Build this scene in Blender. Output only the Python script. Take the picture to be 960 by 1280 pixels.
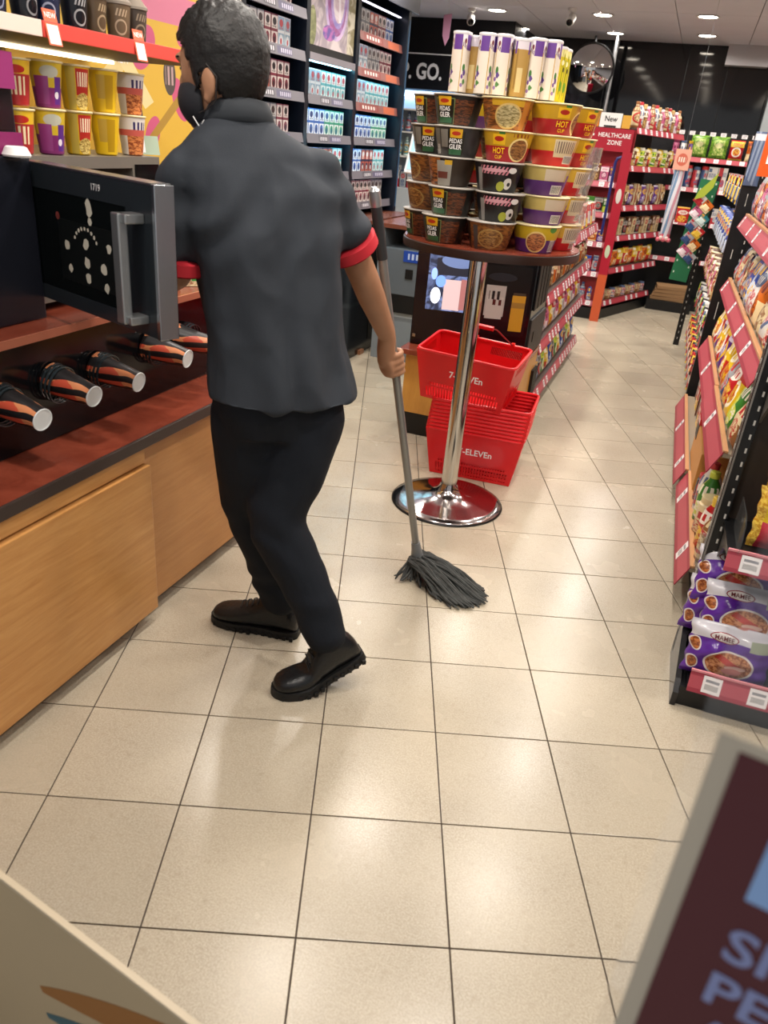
import bpy, bmesh, math, random
from mathutils import Vector, Matrix, noise
for _o in list(bpy.data.objects): bpy.data.objects.remove(_o)
SC = bpy.context.scene
COL = SC.collection
random.seed(7)
PI = math.pi
# World axes: X across the shop (right), Y along the aisles (away from the shop front), Z up, metres.
# ------------------------------------------------------------------ camera
CAM_H = 1.40856
cam_d = bpy.data.cameras.new('camera')
cam_d.sensor_fit = 'VERTICAL'; cam_d.sensor_height = 24.0
cam_d.lens = 957.719 / 1280.0 * 24.0
cam_d.clip_start = 0.02
cam_d.dof.use_dof = True; cam_d.dof.focus_distance = 2.8; cam_d.dof.aperture_fstop = 3.5
cam = bpy.data.objects.new('camera', cam_d); COL.objects.link(cam)
_r = Vector((0.93139, 0.354266, 0.083713)); _u = Vector((-0.228065, 0.388653, 0.892712)); _w = Vector((-0.283722, 0.850556, -0.442783))
_m = Matrix((( _r.x, _u.x, -_w.x, 0), (_r.y, _u.y, -_w.y, 0), (_r.z, _u.z, -_w.z, CAM_H), (0, 0, 0, 1)))
cam.matrix_world = _m
SC.camera = cam
# ------------------------------------------------------------------ world, exposure
wd = bpy.data.worlds.new('night_street'); SC.world = wd; wd.use_nodes = True
wd.node_tree.nodes['Background'].inputs[0].default_value = (0.95, 0.95, 0.95, 1)
wd.node_tree.nodes['Background'].inputs[1].default_value = 0.50
SC.view_settings.view_transform = 'Standard'; SC.view_settings.look = 'None'
SC.view_settings.gamma = 1.0; SC.view_settings.use_curve_mapping = False
SC.view_settings.exposure = 0.18
LAMP_W = 9.0
# ------------------------------------------------------------------ materials
def lin(c):
    if isinstance(c, str):
        c = c.lstrip('#'); c = [int(c[i:i+2], 16) / 255 for i in (0, 2, 4)]
    return tuple(((x / 12.92) if x <= 0.04045 else ((x + 0.055) / 1.055) ** 2.4) for x in c[:3]) + (1.0,)
MATS = {}
def N(nt, t, **kw):
    n = nt.nodes.new(t)
    for k, v in kw.items(): setattr(n, k, v)
    return n
def setin(nt, sock, v):
    if hasattr(v, 'is_output') : nt.links.new(v, sock)
    else: sock.default_value = v
def mixc(nt, fac, a, b):
    n = N(nt, 'ShaderNodeMix', data_type='RGBA')
    setin(nt, n.inputs[0], fac); setin(nt, n.inputs[6], a); setin(nt, n.inputs[7], b)
    return n.outputs[2]
def mth(nt, op, a, b=None, c=None):
    n = N(nt, 'ShaderNodeMath', operation=op)
    setin(nt, n.inputs[0], a)
    if b is not None: setin(nt, n.inputs[1], b)
    if c is not None: setin(nt, n.inputs[2], c)
    return n.outputs[0]
def newmat(name):
    m = bpy.data.materials.new(name); m.use_nodes = True
    return m, m.node_tree, m.node_tree.nodes['Principled BSDF']
def pm(name, col, rough=0.5, metal=0.0, spec=0.5, var=0.0, vscale=8.0, bump=0.0, bscale=40.0, emit=None, estr=1.0, trans=0.0, alpha=1.0, ior=1.45, coat=0.0, stretch=None, col2=None):
    if name in MATS: return MATS[name]
    m, nt, b = newmat(name)
    c = lin(col)
    b.inputs['Base Color'].default_value = c
    b.inputs['Roughness'].default_value = rough; b.inputs['Metallic'].default_value = metal
    b.inputs['Specular IOR Level'].default_value = spec; b.inputs['IOR'].default_value = ior
    b.inputs['Transmission Weight'].default_value = trans; b.inputs['Alpha'].default_value = alpha
    b.inputs['Coat Weight'].default_value = coat
    if var or bump:
        tc = N(nt, 'ShaderNodeTexCoord'); src = tc.outputs['Object']
        if stretch:
            mp = N(nt, 'ShaderNodeMapping'); mp.inputs['Scale'].default_value = stretch
            nt.links.new(src, mp.inputs[0]); src = mp.outputs[0]
    if var:
        nz = N(nt, 'ShaderNodeTexNoise'); nz.inputs['Scale'].default_value = vscale; nz.inputs['Detail'].default_value = 5
        nt.links.new(src, nz.inputs['Vector'])
        rp = N(nt, 'ShaderNodeMapRange'); rp.inputs[1].default_value = 0.3; rp.inputs[2].default_value = 0.7
        nt.links.new(nz.outputs[0], rp.inputs[0])
        d = lin(col2) if col2 else tuple(max(0, x * (1 - var)) for x in c[:3]) + (1,)
        nt.links.new(mixc(nt, rp.outputs[0], c, d), b.inputs['Base Color'])
    if bump:
        nb = N(nt, 'ShaderNodeTexNoise'); nb.inputs['Scale'].default_value = bscale; nb.inputs['Detail'].default_value = 3
        nt.links.new(src, nb.inputs['Vector'])
        bp = N(nt, 'ShaderNodeBump'); bp.inputs['Strength'].default_value = bump; bp.inputs['Distance'].default_value = 0.01
        nt.links.new(nb.outputs[0], bp.inputs['Height']); nt.links.new(bp.outputs[0], b.inputs['Normal'])
    if emit:
        b.inputs['Emission Color'].default_value = lin(emit); b.inputs['Emission Strength'].default_value = estr
    MATS[name] = m
    return m
def printmat(name, base, layers=(), rough=0.35, emit=0.0, noisy=0.0, metal=0.0):
    """flat print on a pack: coloured rectangles / ellipses laid out in the pack's own UVs"""
    if name in MATS: return MATS[name]
    m, nt, b = newmat(name)
    tc = N(nt, 'ShaderNodeTexCoord'); uv = tc.outputs['UV']
    def colour(c):
        if isinstance(c, str): return lin(c)
        a, d, sc = c[:3]
        nz = N(nt, 'ShaderNodeTexNoise'); nz.inputs['Scale'].default_value = sc; nz.inputs['Detail'].default_value = 3
        nz.inputs['Distortion'].default_value = 1.2
        nt.links.new(uv, nz.inputs['Vector'])
        rp = N(nt, 'ShaderNodeMapRange'); rp.inputs[1].default_value = 0.42; rp.inputs[2].default_value = 0.58
        nt.links.new(nz.outputs[0], rp.inputs[0])
        return mixc(nt, rp.outputs[0], lin(a), lin(d))
    cur = colour(base)
    for L in layers:
        k, cu, cv, ru, rv, c = L[:6]
        mp = N(nt, 'ShaderNodeMapping')
        rot = L[6] if len(L) > 6 else 0.0
        vs = N(nt, 'ShaderNodeVectorMath', operation='SUBTRACT'); nt.links.new(uv, vs.inputs[0]); vs.inputs[1].default_value = (cu, cv, 0)
        mp.inputs['Rotation'].default_value = (0, 0, rot); mp.inputs['Scale'].default_value = (1, 1, 0)
        nt.links.new(vs.outputs[0], mp.inputs[0])
        dv = N(nt, 'ShaderNodeVectorMath', operation='DIVIDE'); nt.links.new(mp.outputs[0], dv.inputs[0]); dv.inputs[1].default_value = (ru, rv, 1)
        if k == 'e':
            ln = N(nt, 'ShaderNodeVectorMath', operation='LENGTH'); nt.links.new(dv.outputs[0], ln.inputs[0]); d = ln.outputs['Value']
        elif k == 's':      # repeated vertical strokes: reads as small print from a distance
            ab = N(nt, 'ShaderNodeVectorMath', operation='ABSOLUTE'); nt.links.new(dv.outputs[0], ab.inputs[0])
            sp = N(nt, 'ShaderNodeSeparateXYZ'); nt.links.new(ab.outputs[0], sp.inputs[0])
            mx = mth(nt, 'MAXIMUM', sp.outputs[0], sp.outputs[1])
            sq = N(nt, 'ShaderNodeSeparateXYZ'); nt.links.new(dv.outputs[0], sq.inputs[0])
            st = mth(nt, 'SINE', mth(nt, 'MULTIPLY', sq.outputs[0], L[7]))
            d = mth(nt, 'ADD', mx, mth(nt, 'MULTIPLY', mth(nt, 'GREATER_THAN', st, 0.1), 2.0))
        else:
            ab = N(nt, 'ShaderNodeVectorMath', operation='ABSOLUTE'); nt.links.new(dv.outputs[0], ab.inputs[0])
            sp = N(nt, 'ShaderNodeSeparateXYZ'); nt.links.new(ab.outputs[0], sp.inputs[0])
            d = mth(nt, 'MAXIMUM', sp.outputs[0], sp.outputs[1])
        cur = mixc(nt, mth(nt, 'LESS_THAN', d, 1.0), cur, colour(c))
    setin(nt, b.inputs['Base Color'], cur)
    b.inputs['Roughness'].default_value = rough; b.inputs['Metallic'].default_value = metal
    if emit:
        setin(nt, b.inputs['Emission Color'], cur); b.inputs['Emission Strength'].default_value = emit
    MATS[name] = m
    return m
def tilemat():
    m, nt, b = newmat('beige_floor_tile')
    tc = N(nt, 'ShaderNodeTexCoord'); ge = N(nt, 'ShaderNodeNewGeometry'); oi = N(nt, 'ShaderNodeObjectInfo')
    n1 = N(nt, 'ShaderNodeTexNoise'); n1.inputs['Scale'].default_value = 240; n1.inputs['Detail'].default_value = 2
    n2 = N(nt, 'ShaderNodeTexNoise'); n2.inputs['Scale'].default_value = 3.5; n2.inputs['Detail'].default_value = 4
    n3 = N(nt, 'ShaderNodeTexNoise'); n3.inputs['Scale'].default_value = 60; n3.inputs['Detail'].default_value = 3
    for n in (n1, n2, n3): nt.links.new(ge.outputs['Position'], n.inputs['Vector'])
    r1 = N(nt, 'ShaderNodeMapRange'); r1.inputs[1].default_value = .35; r1.inputs[2].default_value = .65; nt.links.new(n1.outputs[0], r1.inputs[0])
    c = mixc(nt, r1.outputs[0], lin('#a19683'), lin('#b7ac99'))
    r3 = N(nt, 'ShaderNodeMapRange'); r3.inputs[1].default_value = .55; r3.inputs[2].default_value = .75; r3.inputs[4].default_value = .35; nt.links.new(n3.outputs[0], r3.inputs[0])
    c = mixc(nt, r3.outputs[0], c, lin('#8d806b'))
    r2 = N(nt, 'ShaderNodeMapRange'); r2.inputs[1].default_value = .35; r2.inputs[2].default_value = .7; r2.inputs[4].default_value = .5; nt.links.new(n2.outputs[0], r2.inputs[0])
    c = mixc(nt, r2.outputs[0], c, lin('#bcb09a'))
    rr = N(nt, 'ShaderNodeMapRange'); rr.inputs[3].default_value = .93; rr.inputs[4].default_value = 1.05; nt.links.new(oi.outputs['Random'], rr.inputs[0])
    hs = N(nt, 'ShaderNodeHueSaturation'); nt.links.new(c, hs.inputs['Color']); nt.links.new(rr.outputs[0], hs.inputs['Value'])
    nt.links.new(hs.outputs[0], b.inputs['Base Color'])
    rg = N(nt, 'ShaderNodeMapRange'); rg.inputs[3].default_value = .17; rg.inputs[4].default_value = .34; nt.links.new(n2.outputs[0], rg.inputs[0])
    nt.links.new(rg.outputs[0], b.inputs['Roughness'])
    bp = N(nt, 'ShaderNodeBump'); bp.inputs['Strength'].default_value = .05; bp.inputs['Distance'].default_value = .002
    nt.links.new(n3.outputs[0], bp.inputs['Height']); nt.links.new(bp.outputs[0], b.inputs['Normal'])
    return m
def woodmat(name, c1, c2, scale=(1, 1, 14), rough=.35):
    if name in MATS: return MATS[name]
    m, nt, b = newmat(name)
    tc = N(nt, 'ShaderNodeTexCoord'); mp = N(nt, 'ShaderNodeMapping'); mp.inputs['Scale'].default_value = scale
    nt.links.new(tc.outputs['Object'], mp.inputs[0])
    nz = N(nt, 'ShaderNodeTexNoise'); nz.inputs['Scale'].default_value = 4; nz.inputs['Detail'].default_value = 6; nz.inputs['Roughness'].default_value = .65; nz.inputs['Distortion'].default_value = .6
    nt.links.new(mp.outputs[0], nz.inputs['Vector'])
    rp = N(nt, 'ShaderNodeMapRange'); rp.inputs[1].default_value = .3; rp.inputs[2].default_value = .72; nt.links.new(nz.outputs[0], rp.inputs[0])
    nt.links.new(mixc(nt, rp.outputs[0], lin(c1), lin(c2)), b.inputs['Base Color'])
    b.inputs['Roughness'].default_value = rough
    MATS[name] = m
    return m
BLACK = pm('matte_black', '#0d0d0e', .45)
GLOSSBLACK = pm('gloss_black', '#0b0c0f', .12)
DARKGREY = pm('dark_grey', '#2b2d30', .5)
WHITE = pm('white_paint', '#e9e8e4', .5)
CHROME = pm('polished_steel', '#c9c6c2', .12, 1.0)
STEEL = pm('brushed_steel', '#a9aaab', .32, 1.0)
RED = pm('red_plastic', '#d3151b', .32)
GLASS = pm('clear_glass', '#ffffff', .02, trans=1.0, ior=1.45)
CLEAR = pm('clear_plastic', '#f4f6f6', .08, trans=.95, ior=1.15, alpha=.55)
WHITEPRINT = pm('white_print', '#f2f0ee', .5)
YELLOWPRINT = pm('yellow_print', '#f0c020', .45)
REDPRINT = pm('red_print', '#c4161c', .45)
BLACKPRINT = pm('black_print', '#141414', .5)
PINKSTRIP = printmat('shelf_strip_print', '#983040', [('r', .5, .5, 2, .30, '#b04a56')], rough=.4)
TAGPRINT = printmat('price_tag_print', '#e9e4e4', [('s', .5, .35, .36, .16, '#6a6a6a', 0, 60.0), ('r', .5, .72, .36, .08, '#8a8a90')], rough=.5)
LAMINATE = woodmat('red_brown_laminate', '#6f2f20', '#8a4330', (3, 3, 3), .22)
OAK = woodmat('oak_veneer', '#b98044', '#cf9a5c', (6, 1.2, 14), .33)
# ------------------------------------------------------------------ mesh builder
_txt = {}
def text_geo(s, bold=0.0):
    key = (s, bold)
    if key not in _txt:
        cu = bpy.data.curves.new('t', 'FONT'); cu.body = s; cu.size = 1; cu.align_x = 'CENTER'; cu.align_y = 'CENTER'
        cu.resolution_u = 3; cu.offset = bold
        ob = bpy.data.objects.new('t', cu); COL.objects.link(ob)
        dg = bpy.context.evaluated_depsgraph_get()
        me = bpy.data.meshes.new_from_object(ob.evaluated_get(dg))
        _txt[key] = ([tuple(v.co) for v in me.vertices], [tuple(p.vertices) for p in me.polygons])
        bpy.data.objects.remove(ob); bpy.data.curves.remove(cu); bpy.data.meshes.remove(me)
    return _txt[key]
for _t, _b in (('OP. GO.', .03), ('SI', .02), ('PE', .02), ('AR', .02), ('1719', .005), ('PEDAS', .012), ('GILER', .014), ('HOT', .014), ('CUP', .012), ('NEW', .012), ('7-ELEVEn', .016), ('HEALTHCARE', .012), ('ZONE', .012), ('New', .015), ('MAMEE', .012), ('Kari', .006), ('MAGGI', .010), ('903', .014)): text_geo(_t, _b)
class MB:
    def __init__(s): s.v = []; s.f = []; s.m = []; s.u = []; s.mi = 0
    def add(s, vs, fs, uvs=None):
        o = len(s.v); s.v += [tuple(v) for v in vs]
        for i, f in enumerate(fs):
            s.f.append([k + o for k in f]); s.m.append(s.mi); s.u.append(uvs[i] if uvs else None)
        return s
    def box(s, x0, x1, y0, y1, z0, z1):
        vs = [(x, y, z) for x in (x0, x1) for y in (y0, y1) for z in (z0, z1)]
        q = [(0, 0), (1, 0), (1, 1), (0, 1)]
        fs = [(0, 4, 5, 1), (6, 2, 3, 7), (2, 0, 1, 3), (4, 6, 7, 5), (2, 6, 4, 0), (1, 5, 7, 3)]
        return s.add(vs, fs, [q] * 6)
    def obox(s, c, ax, sz):
        """oriented box: centre, three axes, three full sizes"""
        c = Vector(c); A = [Vector(a).normalized() * (d / 2) for a, d in zip(ax, sz)]
        vs = [c + A[0] * i + A[1] * j + A[2] * k for i in (-1, 1) for j in (-1, 1) for k in (-1, 1)]
        q = [(0, 0), (1, 0), (1, 1), (0, 1)]
        return s.add(vs, [(0, 4, 5, 1), (6, 2, 3, 7), (2, 0, 1, 3), (4, 6, 7, 5), (2, 6, 4, 0), (1, 5, 7, 3)], [q] * 6)
    def lathe(s, prof, n=24, M=None, cap0=True, cap1=True, ph=0.0):
        vs = []; fs = []; uv = []
        L = [0]
        for i in range(1, len(prof)): L.append(L[-1] + math.hypot(prof[i][0] - prof[i-1][0], prof[i][1] - prof[i-1][1]))
        for r, z in prof:
            for k in range(n):
                a = ph - PI / 2 - PI + 2 * PI * k / n
                p = Vector((r * math.cos(a), r * math.sin(a), z)); vs.append(M @ p if M else p)
        for i in range(len(prof) - 1):
            for k in range(n):
                k2 = (k + 1) % n
                fs.append((i * n + k, i * n + k2, (i + 1) * n + k2, (i + 1) * n + k))
                v0, v1 = L[i] / L[-1], L[i + 1] / L[-1]
                uv.append([(k / n, v0), ((k + 1) / n, v0), ((k + 1) / n, v1), (k / n, v1)])
        if cap0: fs.append(tuple(range(n))[::-1]); uv.append([(.5 + .5 * math.cos(2 * PI * k / n), .5 + .5 * math.sin(2 * PI * k / n)) for k in range(n)][::-1])
        if cap1: fs.append(tuple(range((len(prof) - 1) * n, len(prof) * n))); uv.append([(.5 + .5 * math.cos(2 * PI * k / n), .5 + .5 * math.sin(2 * PI * k / n)) for k in range(n)])
        return s.add(vs, fs, uv)
    def tube(s, pts, r, n=8, closed=False, cap=True, flat=1.0):
        P = [Vector(p) for p in pts]; m = len(P)
        R = r if isinstance(r, (list, tuple)) else [r] * m
        T = []
        for i in range(m):
            a = P[i - 1] if (i > 0 or closed) else P[i]; b = P[(i + 1) % m] if (i < m - 1 or closed) else P[i]
            T.append((b - a).normalized())
        up = Vector((0, 0, 1)) if abs(T[0].z) < .9 else Vector((1, 0, 0))
        x = T[0].cross(up).normalized(); vs = []
        for i in range(m):
            x = (x - T[i] * x.dot(T[i])).normalized(); y = T[i].cross(x)
            rr = R[i]; ra, rb = rr if isinstance(rr, (list, tuple)) else (rr, rr * flat)
            for k in range(n):
                a = 2 * PI * k / n; vs.append(P[i] + x * (ra * math.cos(a)) + y * (rb * math.sin(a)))
        fs = []
        for i in range(m if closed else m - 1):
            j = (i + 1) % m
            for k in range(n):
                k2 = (k + 1) % n; fs.append((i * n + k, i * n + k2, j * n + k2, j * n + k))
        if cap and not closed: fs.append(tuple(range(n))[::-1]); fs.append(tuple(range((m - 1) * n, m * n)))
        return s.add(vs, fs)
    def loft(s, rings, cap=True):
        n = len(rings[0]); vs = [p for r in rings for p in r]; fs = []; uv = []; m = len(rings)
        for i in range(m - 1):
            for k in range(n):
                k2 = (k + 1) % n; fs.append((i * n + k, i * n + k2, (i + 1) * n + k2, (i + 1) * n + k))
                uv.append([(k / n, i / (m - 1)), ((k + 1) / n, i / (m - 1)), ((k + 1) / n, (i + 1) / (m - 1)), (k / n, (i + 1) / (m - 1))])
        if cap:
            fs.append(tuple(range(n))[::-1]); uv.append([(.5, 0)] * n)
            fs.append(tuple(range((m - 1) * n, m * n))); uv.append([(.5, 1)] * n)
        return s.add(vs, fs, uv)
    def ell(s, c, rad, ax=None, nu=20, nv=12):
        c = Vector(c); ax = [Vector(a) for a in ax] if ax else [Vector((1, 0, 0)), Vector((0, 1, 0)), Vector((0, 0, 1))]
        rings = []
        for i in range(nv + 1):
            t = -PI / 2 + PI * i / nv; ct = max(math.cos(t), .02)
            rings.append([c + ax[0] * (rad[0] * ct * math.cos(2 * PI * k / nu)) + ax[1] * (rad[1] * ct * math.sin(2 * PI * k / nu)) + ax[2] * (rad[2] * math.sin(t)) for k in range(nu)])
        return s.loft(rings)
    def prism(s, poly, d, M=None):
        """polygon in local XY extruded 0..d along local Z"""
        n = len(poly); vs = [Vector((x, y, z)) for z in (0, d) for x, y in poly]
        if M: vs = [M @ v for v in vs]
        fs = [tuple(range(n))[::-1], tuple(range(n, 2 * n))] + [(k, (k + 1) % n, (k + 1) % n + n, k + n) for k in range(n)]
        xs = [p[0] for p in poly]; ys = [p[1] for p in poly]; w = max(xs) - min(xs) or 1; h = max(ys) - min(ys) or 1
        uvp = [((p[0] - min(xs)) / w, (p[1] - min(ys)) / h) for p in poly]
        return s.add(vs, fs, [uvp[::-1], uvp] + [[(0, 0)] * 4] * n)
    def quad(s, a, b, c, d): return s.add([a, b, c, d], [(0, 1, 2, 3)], [[(0, 0), (1, 0), (1, 1), (0, 1)]])
    def text(s, t, size, fn, bold=0.01, sx=1.0):
        v, f = text_geo(t, bold)
        return s.add([fn(x * size * sx, y * size) for x, y, _ in v], f)
    def mesh(s, name, mats, smooth=False, bevel=0.0, angle=35, merge=False):
        me = bpy.data.meshes.new(name); me.from_pydata(s.v, [], s.f)
        for mt in (mats if isinstance(mats, (list, tuple)) else [mats]): me.materials.append(mt)
        for i, p in enumerate(me.polygons): p.material_index = s.m[i]
        if any(u is not None for u in s.u):
            lay = me.uv_layers.new(name='UVMap'); li = 0
            for i, p in enumerate(me.polygons):
                u = s.u[i]
                for k in range(p.loop_total):
                    if u is not None: lay.data[p.loop_start + k].uv = u[k]
        if bevel or merge:
            bm = bmesh.new(); bm.from_mesh(me)
            if merge: bmesh.ops.remove_doubles(bm, verts=bm.verts, dist=1e-5)
            if bevel: bmesh.ops.bevel(bm, geom=[e for e in bm.edges if len(e.link_faces) == 2 and e.calc_face_angle(0) > .6], offset=bevel, segments=2, affect='EDGES', profile=.6)
            bm.to_mesh(me); bm.free()
        me.validate()
        if smooth:
            for p in me.polygons: p.use_smooth = True
            me.set_sharp_from_angle(angle=math.radians(angle))
        me.update()
        return me
    def build(s, name, mats, parent=None, loc=(0, 0, 0), rz=0.0, **kw):
        return put(s.mesh(name, mats, **kw), name, parent, loc, rz)
def put(me, name, parent=None, loc=(0, 0, 0), rz=0.0):
    o = bpy.data.objects.new(name, me); COL.objects.link(o)
    o.location = loc; o.rotation_euler = (0, 0, rz)
    if parent: o.parent = parent
    return o
def tag(o, label=None, cat=None, group=None, kind=None):
    if label: o['label'] = label
    if cat: o['category'] = cat
    if group: o['group'] = group
    if kind: o['kind'] = kind
    return o
def thing(name, label, cat, loc=(0, 0, 0), rz=0.0, group=None):
    return tag(put(None, name, None, loc, rz), label, cat, group)
def struct(o): o['kind'] = 'structure'; return o
ORD = ['first', 'second', 'third', 'fourth', 'fifth', 'sixth', 'seventh', 'eighth', 'ninth', 'tenth', 'eleventh', 'twelfth', 'thirteenth', 'fourteenth', 'fifteenth', 'sixteenth', 'seventeenth', 'eighteenth', 'nineteenth', 'twentieth']
def smooth_remesh(mb, vox, it=6, fac=.5):
    me = mb.mesh('tmp', [BLACK]); ob = put(me, 'tmp')
    md = ob.modifiers.new('r', 'REMESH'); md.mode = 'VOXEL'; md.voxel_size = vox
    if it:
        sm = ob.modifiers.new('s', 'SMOOTH'); sm.factor = fac; sm.iterations = it
    dg = bpy.context.evaluated_depsgraph_get()
    out = bpy.data.meshes.new_from_object(ob.evaluated_get(dg))
    bpy.data.objects.remove(ob); bpy.data.meshes.remove(me)
    for p in out.polygons: p.use_smooth = True
    return out
# ================================================================== THE SETTING
XL, XR, YB, ZC = -2.45, 1.9, 9.15, 2.42
TILE = tilemat()
GROUT = pm('dark_grout', '#4a4038', .9)
TH = math.radians(20.0); ct, st = math.cos(TH), math.sin(TH)
floor = struct(MB().box(-3.3, XR + .1, -.35, YB + .1, -.06, -.0035).build('floor', GROUT))
t_me = MB().box(-.1484, .1484, -.1484, .1484, -.008, 0).mesh('tile', TILE, bevel=.0012)
cands = []
for i in range(-16, 18):
    for j in range(-4, 34):
        tx, ty = (i + .5 - .2244) * .3, (j + .5 + 3.2097) * .3
        x, y = tx * ct - ty * st, tx * st + ty * ct
        if not (-3.1 < x < XR - .1 and -.2 < y < YB - .1): continue
        d = Vector((x, y, -CAM_H)); z = d.dot(_w)
        vis = False
        if z > .2:
            px, py = d.dot(_r) / z, d.dot(_u) / z
            vis = abs(px) < .56 and abs(py) < .74
        hid = (x < -1.35 and y < 2.6) or (x > .42 and y > 2.0)
        cands.append((0 if vis and not hid else 1, d.length, x, y))
cands.sort()
for k, (a, b_, x, y) in enumerate(cands[:300]): put(t_me, 'tile', floor, (x, y, 0), TH)
mbt = MB()
for a, b_, x, y in cands[300:]:
    mbt.obox((x, y, -.004), ((ct, st, 0), (-st, ct, 0), (0, 0, 1)), (.2968, .2968, .008))
o = mbt.build('tile_field', TILE, floor); o['kind'] = 'stuff'
# ---- ceiling
CEIL = pm('ceiling_white', '#e9e6ee', .6, var=.06, vscale=3)
ceiling = struct(MB().box(-3.3, XR + .1, .2, YB + .1, ZC + .012, ZC + .08).build('ceiling', pm('ceiling_gap', '#4b474b', .9)))
c_me = MB().box(-.297, .297, -.597, .597, 0, .013).mesh('ceiling_panel', CEIL)
for i in range(9):
    for j in range(8):
        put(c_me, 'ceiling_panel', ceiling, (-3.15 + .6 * i + .0, .8 + 1.2 * j - .05, ZC), 0)
# ---- walls
WBLK = pm('charcoal_wall', '#17171a', .35, var=.2, vscale=2)
WGRY = pm('grey_wall', '#8d8c90', .6, var=.1, vscale=2)
struct(MB().box(XL - .1, XL, 3.3, 5.92, 0, ZC + .01).build('wall_left', WBLK))
struct(MB().box(-3.4, -3.3, 5.92, 8.3, 0, ZC + .01).build('wall_till', WBLK))
struct(MB().box(-3.4, XL - .1, 5.82, 5.92, 0, ZC + .01).build('wall_return', WBLK))
struct(MB().box(-2.1, -2.0, .6, 3.3, 0, ZC + .01).build('wall_coffee', pm('coffee_wall', '#6d675f', .6, var=.15, vscale=2)))
struct(MB().box(XR, XR + .1, .4, YB, 0, ZC + .01).build('wall_right', WGRY))
struct(MB().box(-1.9, XR, YB, YB + .1, 0, ZC + .01).build('wall_back', WBLK))
ws = struct(MB().box(-3.3, -1.9, 8.2, 8.3, 0, ZC + .01).build('wall_sign', pm('sign_wall_black', '#121216', .4)))
struct(MB().box(-2.0, -1.9, 8.3, YB, 0, ZC + .01).build('wall_recess', WBLK))
mb = MB(); mb.box(-3.3, -1.93, 8.192, 8.2, 2.115, 2.125); mb.build('trim_line', WHITEPRINT, ws)
mb = MB(); mb.text('OP. GO.', .190, lambda x, y: (-2.835 + x, 8.197, 1.965 + y), bold=.03, sx=.80); mb.build('lettering', WHITEPRINT, ws)
# dark back wall glass panels, reflecting the ceiling lamps
wbk = bpy.data.objects['wall_back']
GLB = pm('black_back_glass', '#0a0a0c', .06, spec=.7)
xs = [-1.88, -1.12, -.36, .02, .42, 1.12, 1.88]
for a, b_ in zip(xs[:-1], xs[1:]):
    MB().box(a + .004, b_ - .004, YB - .012, YB - .002, 1.60, ZC - .01).build('glass_panel', GLB, wbk)
tag(MB().box(-.02, .36, YB - .17, YB - .012, 2.25, ZC).build('ceiling_bulkhead', pm('bulkhead_white', '#b9b6b9', .6)), 'pale boxed bulkhead under the ceiling at the back wall', 'bulkhead')
tag(MB().box(.44, .62, YB - .18, YB - .02, 0, ZC).build('wall_pillar', pm('pillar_grey', '#8e9496', .5)), 'light grey pillar against the back wall at the far right', 'pillar')
mb = MB(); mb.lathe([(.022, 0), (.022, ZC - .003)], 14)
t = thing('steel_post', 'thin steel post from floor to ceiling beside the round mirror', 'post', (-1.02, 8.72, 0))
mb.build('tube', STEEL, t, smooth=True)
mb = MB(); mb.lathe([(.05, 0), (.05, .008), (.024, .02)], 16); mb.build('foot_flange', STEEL, t, smooth=True)
# ---- recessed ceiling lamps (the light of the shop)
LENS = pm('lamp_lens', '#ffffff', .4, emit='#fff1dd', estr=22.0)
ring = MB(); ring.lathe([(.072, 0), (.088, -.002), (.092, -.007), (.086, -.010), (.072, -.008), (.070, 0)], 24, cap0=False, cap1=False)
ring_me = ring.mesh('trim_ring', WHITE, smooth=True)
lens_me = MB().lathe([(.070, -.005), (.05, -.008), (.001, -.009)], 24, cap0=False).mesh('lens', LENS, smooth=True)
rows_y = [.95, 2.0, 3.05, 4.10, 5.2, 6.32, 7.43, 8.48]; cols_x = [-1.93, -1.04, -.22, .72]
names_r = ['nearest', 'second', 'third', 'fourth', 'fifth', 'sixth', 'second last', 'last']
names_c = ['left column', 'centre left column', 'centre right column', 'right column']
for ri, y in enumerate(rows_y):
    for ci, x in enumerate(cols_x):
        xx = x; yy = y + (.13 if ci < 2 else 0)
        if ri < 2 and ci == 0: continue
        t = thing('ceiling_downlight', 'round recessed ceiling lamp, %s in the %s of lamps' % (names_r[ri], names_c[ci]), 'lamp', (xx, yy, ZC), 0, 'recessed ceiling lamps')
        put(ring_me, 'trim_ring', t); put(lens_me, 'lens', t)
        ld = bpy.data.lights.new('lamp_light', 'AREA'); ld.shape = 'DISK'; ld.size = .13; ld.energy = LAMP_W; ld.color = (1.0, .935, .86); ld.spread = math.radians(165)
        lo = bpy.data.objects.new('lamp_light', ld); COL.objects.link(lo); lo.location = (0, 0, -.014); lo.parent = t
# ---- security cameras
def cctv(loc, label, rz):
    t = thing('security_camera', label, 'camera', loc, rz)
    MB().lathe([(.035, 0), (.035, -.02), (.02, -.03)], 16).build('mount', WHITE, t, smooth=True)
    MB().tube([(0, 0, -.025), (0, 0, -.06)], .01).build('stem', WHITE, t, smooth=True)
    M = Matrix.Translation((0, 0, -.08)) @ Matrix.Rotation(math.radians(115), 4, 'X')
    MB().lathe([(.028, -.06), (.034, -.05), (.034, .05), (.030, .062)], 16, M).build('housing', WHITE, t, smooth=True)
    MB().lathe([(.024, .055), (.024, .066), (.008, .068)], 16, M).build('lens', GLOSSBLACK, t, smooth=True)
cctv((-1.25, 7.31, ZC), 'white bullet security camera under the ceiling left of the lamps', 0)
cctv((-2.15, 7.55, ZC), 'white security camera on the ceiling before the black lettered wall', .3)
t = thing('hanging_tag', 'pink paper tag hanging from the ceiling near the black lettered wall', 'tag', (-2.25, 7.2, ZC))
MB().tube([(0, 0, 0), (.004, 0, -.1)], .002, 5).build('string', WHITE, t)
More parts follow.
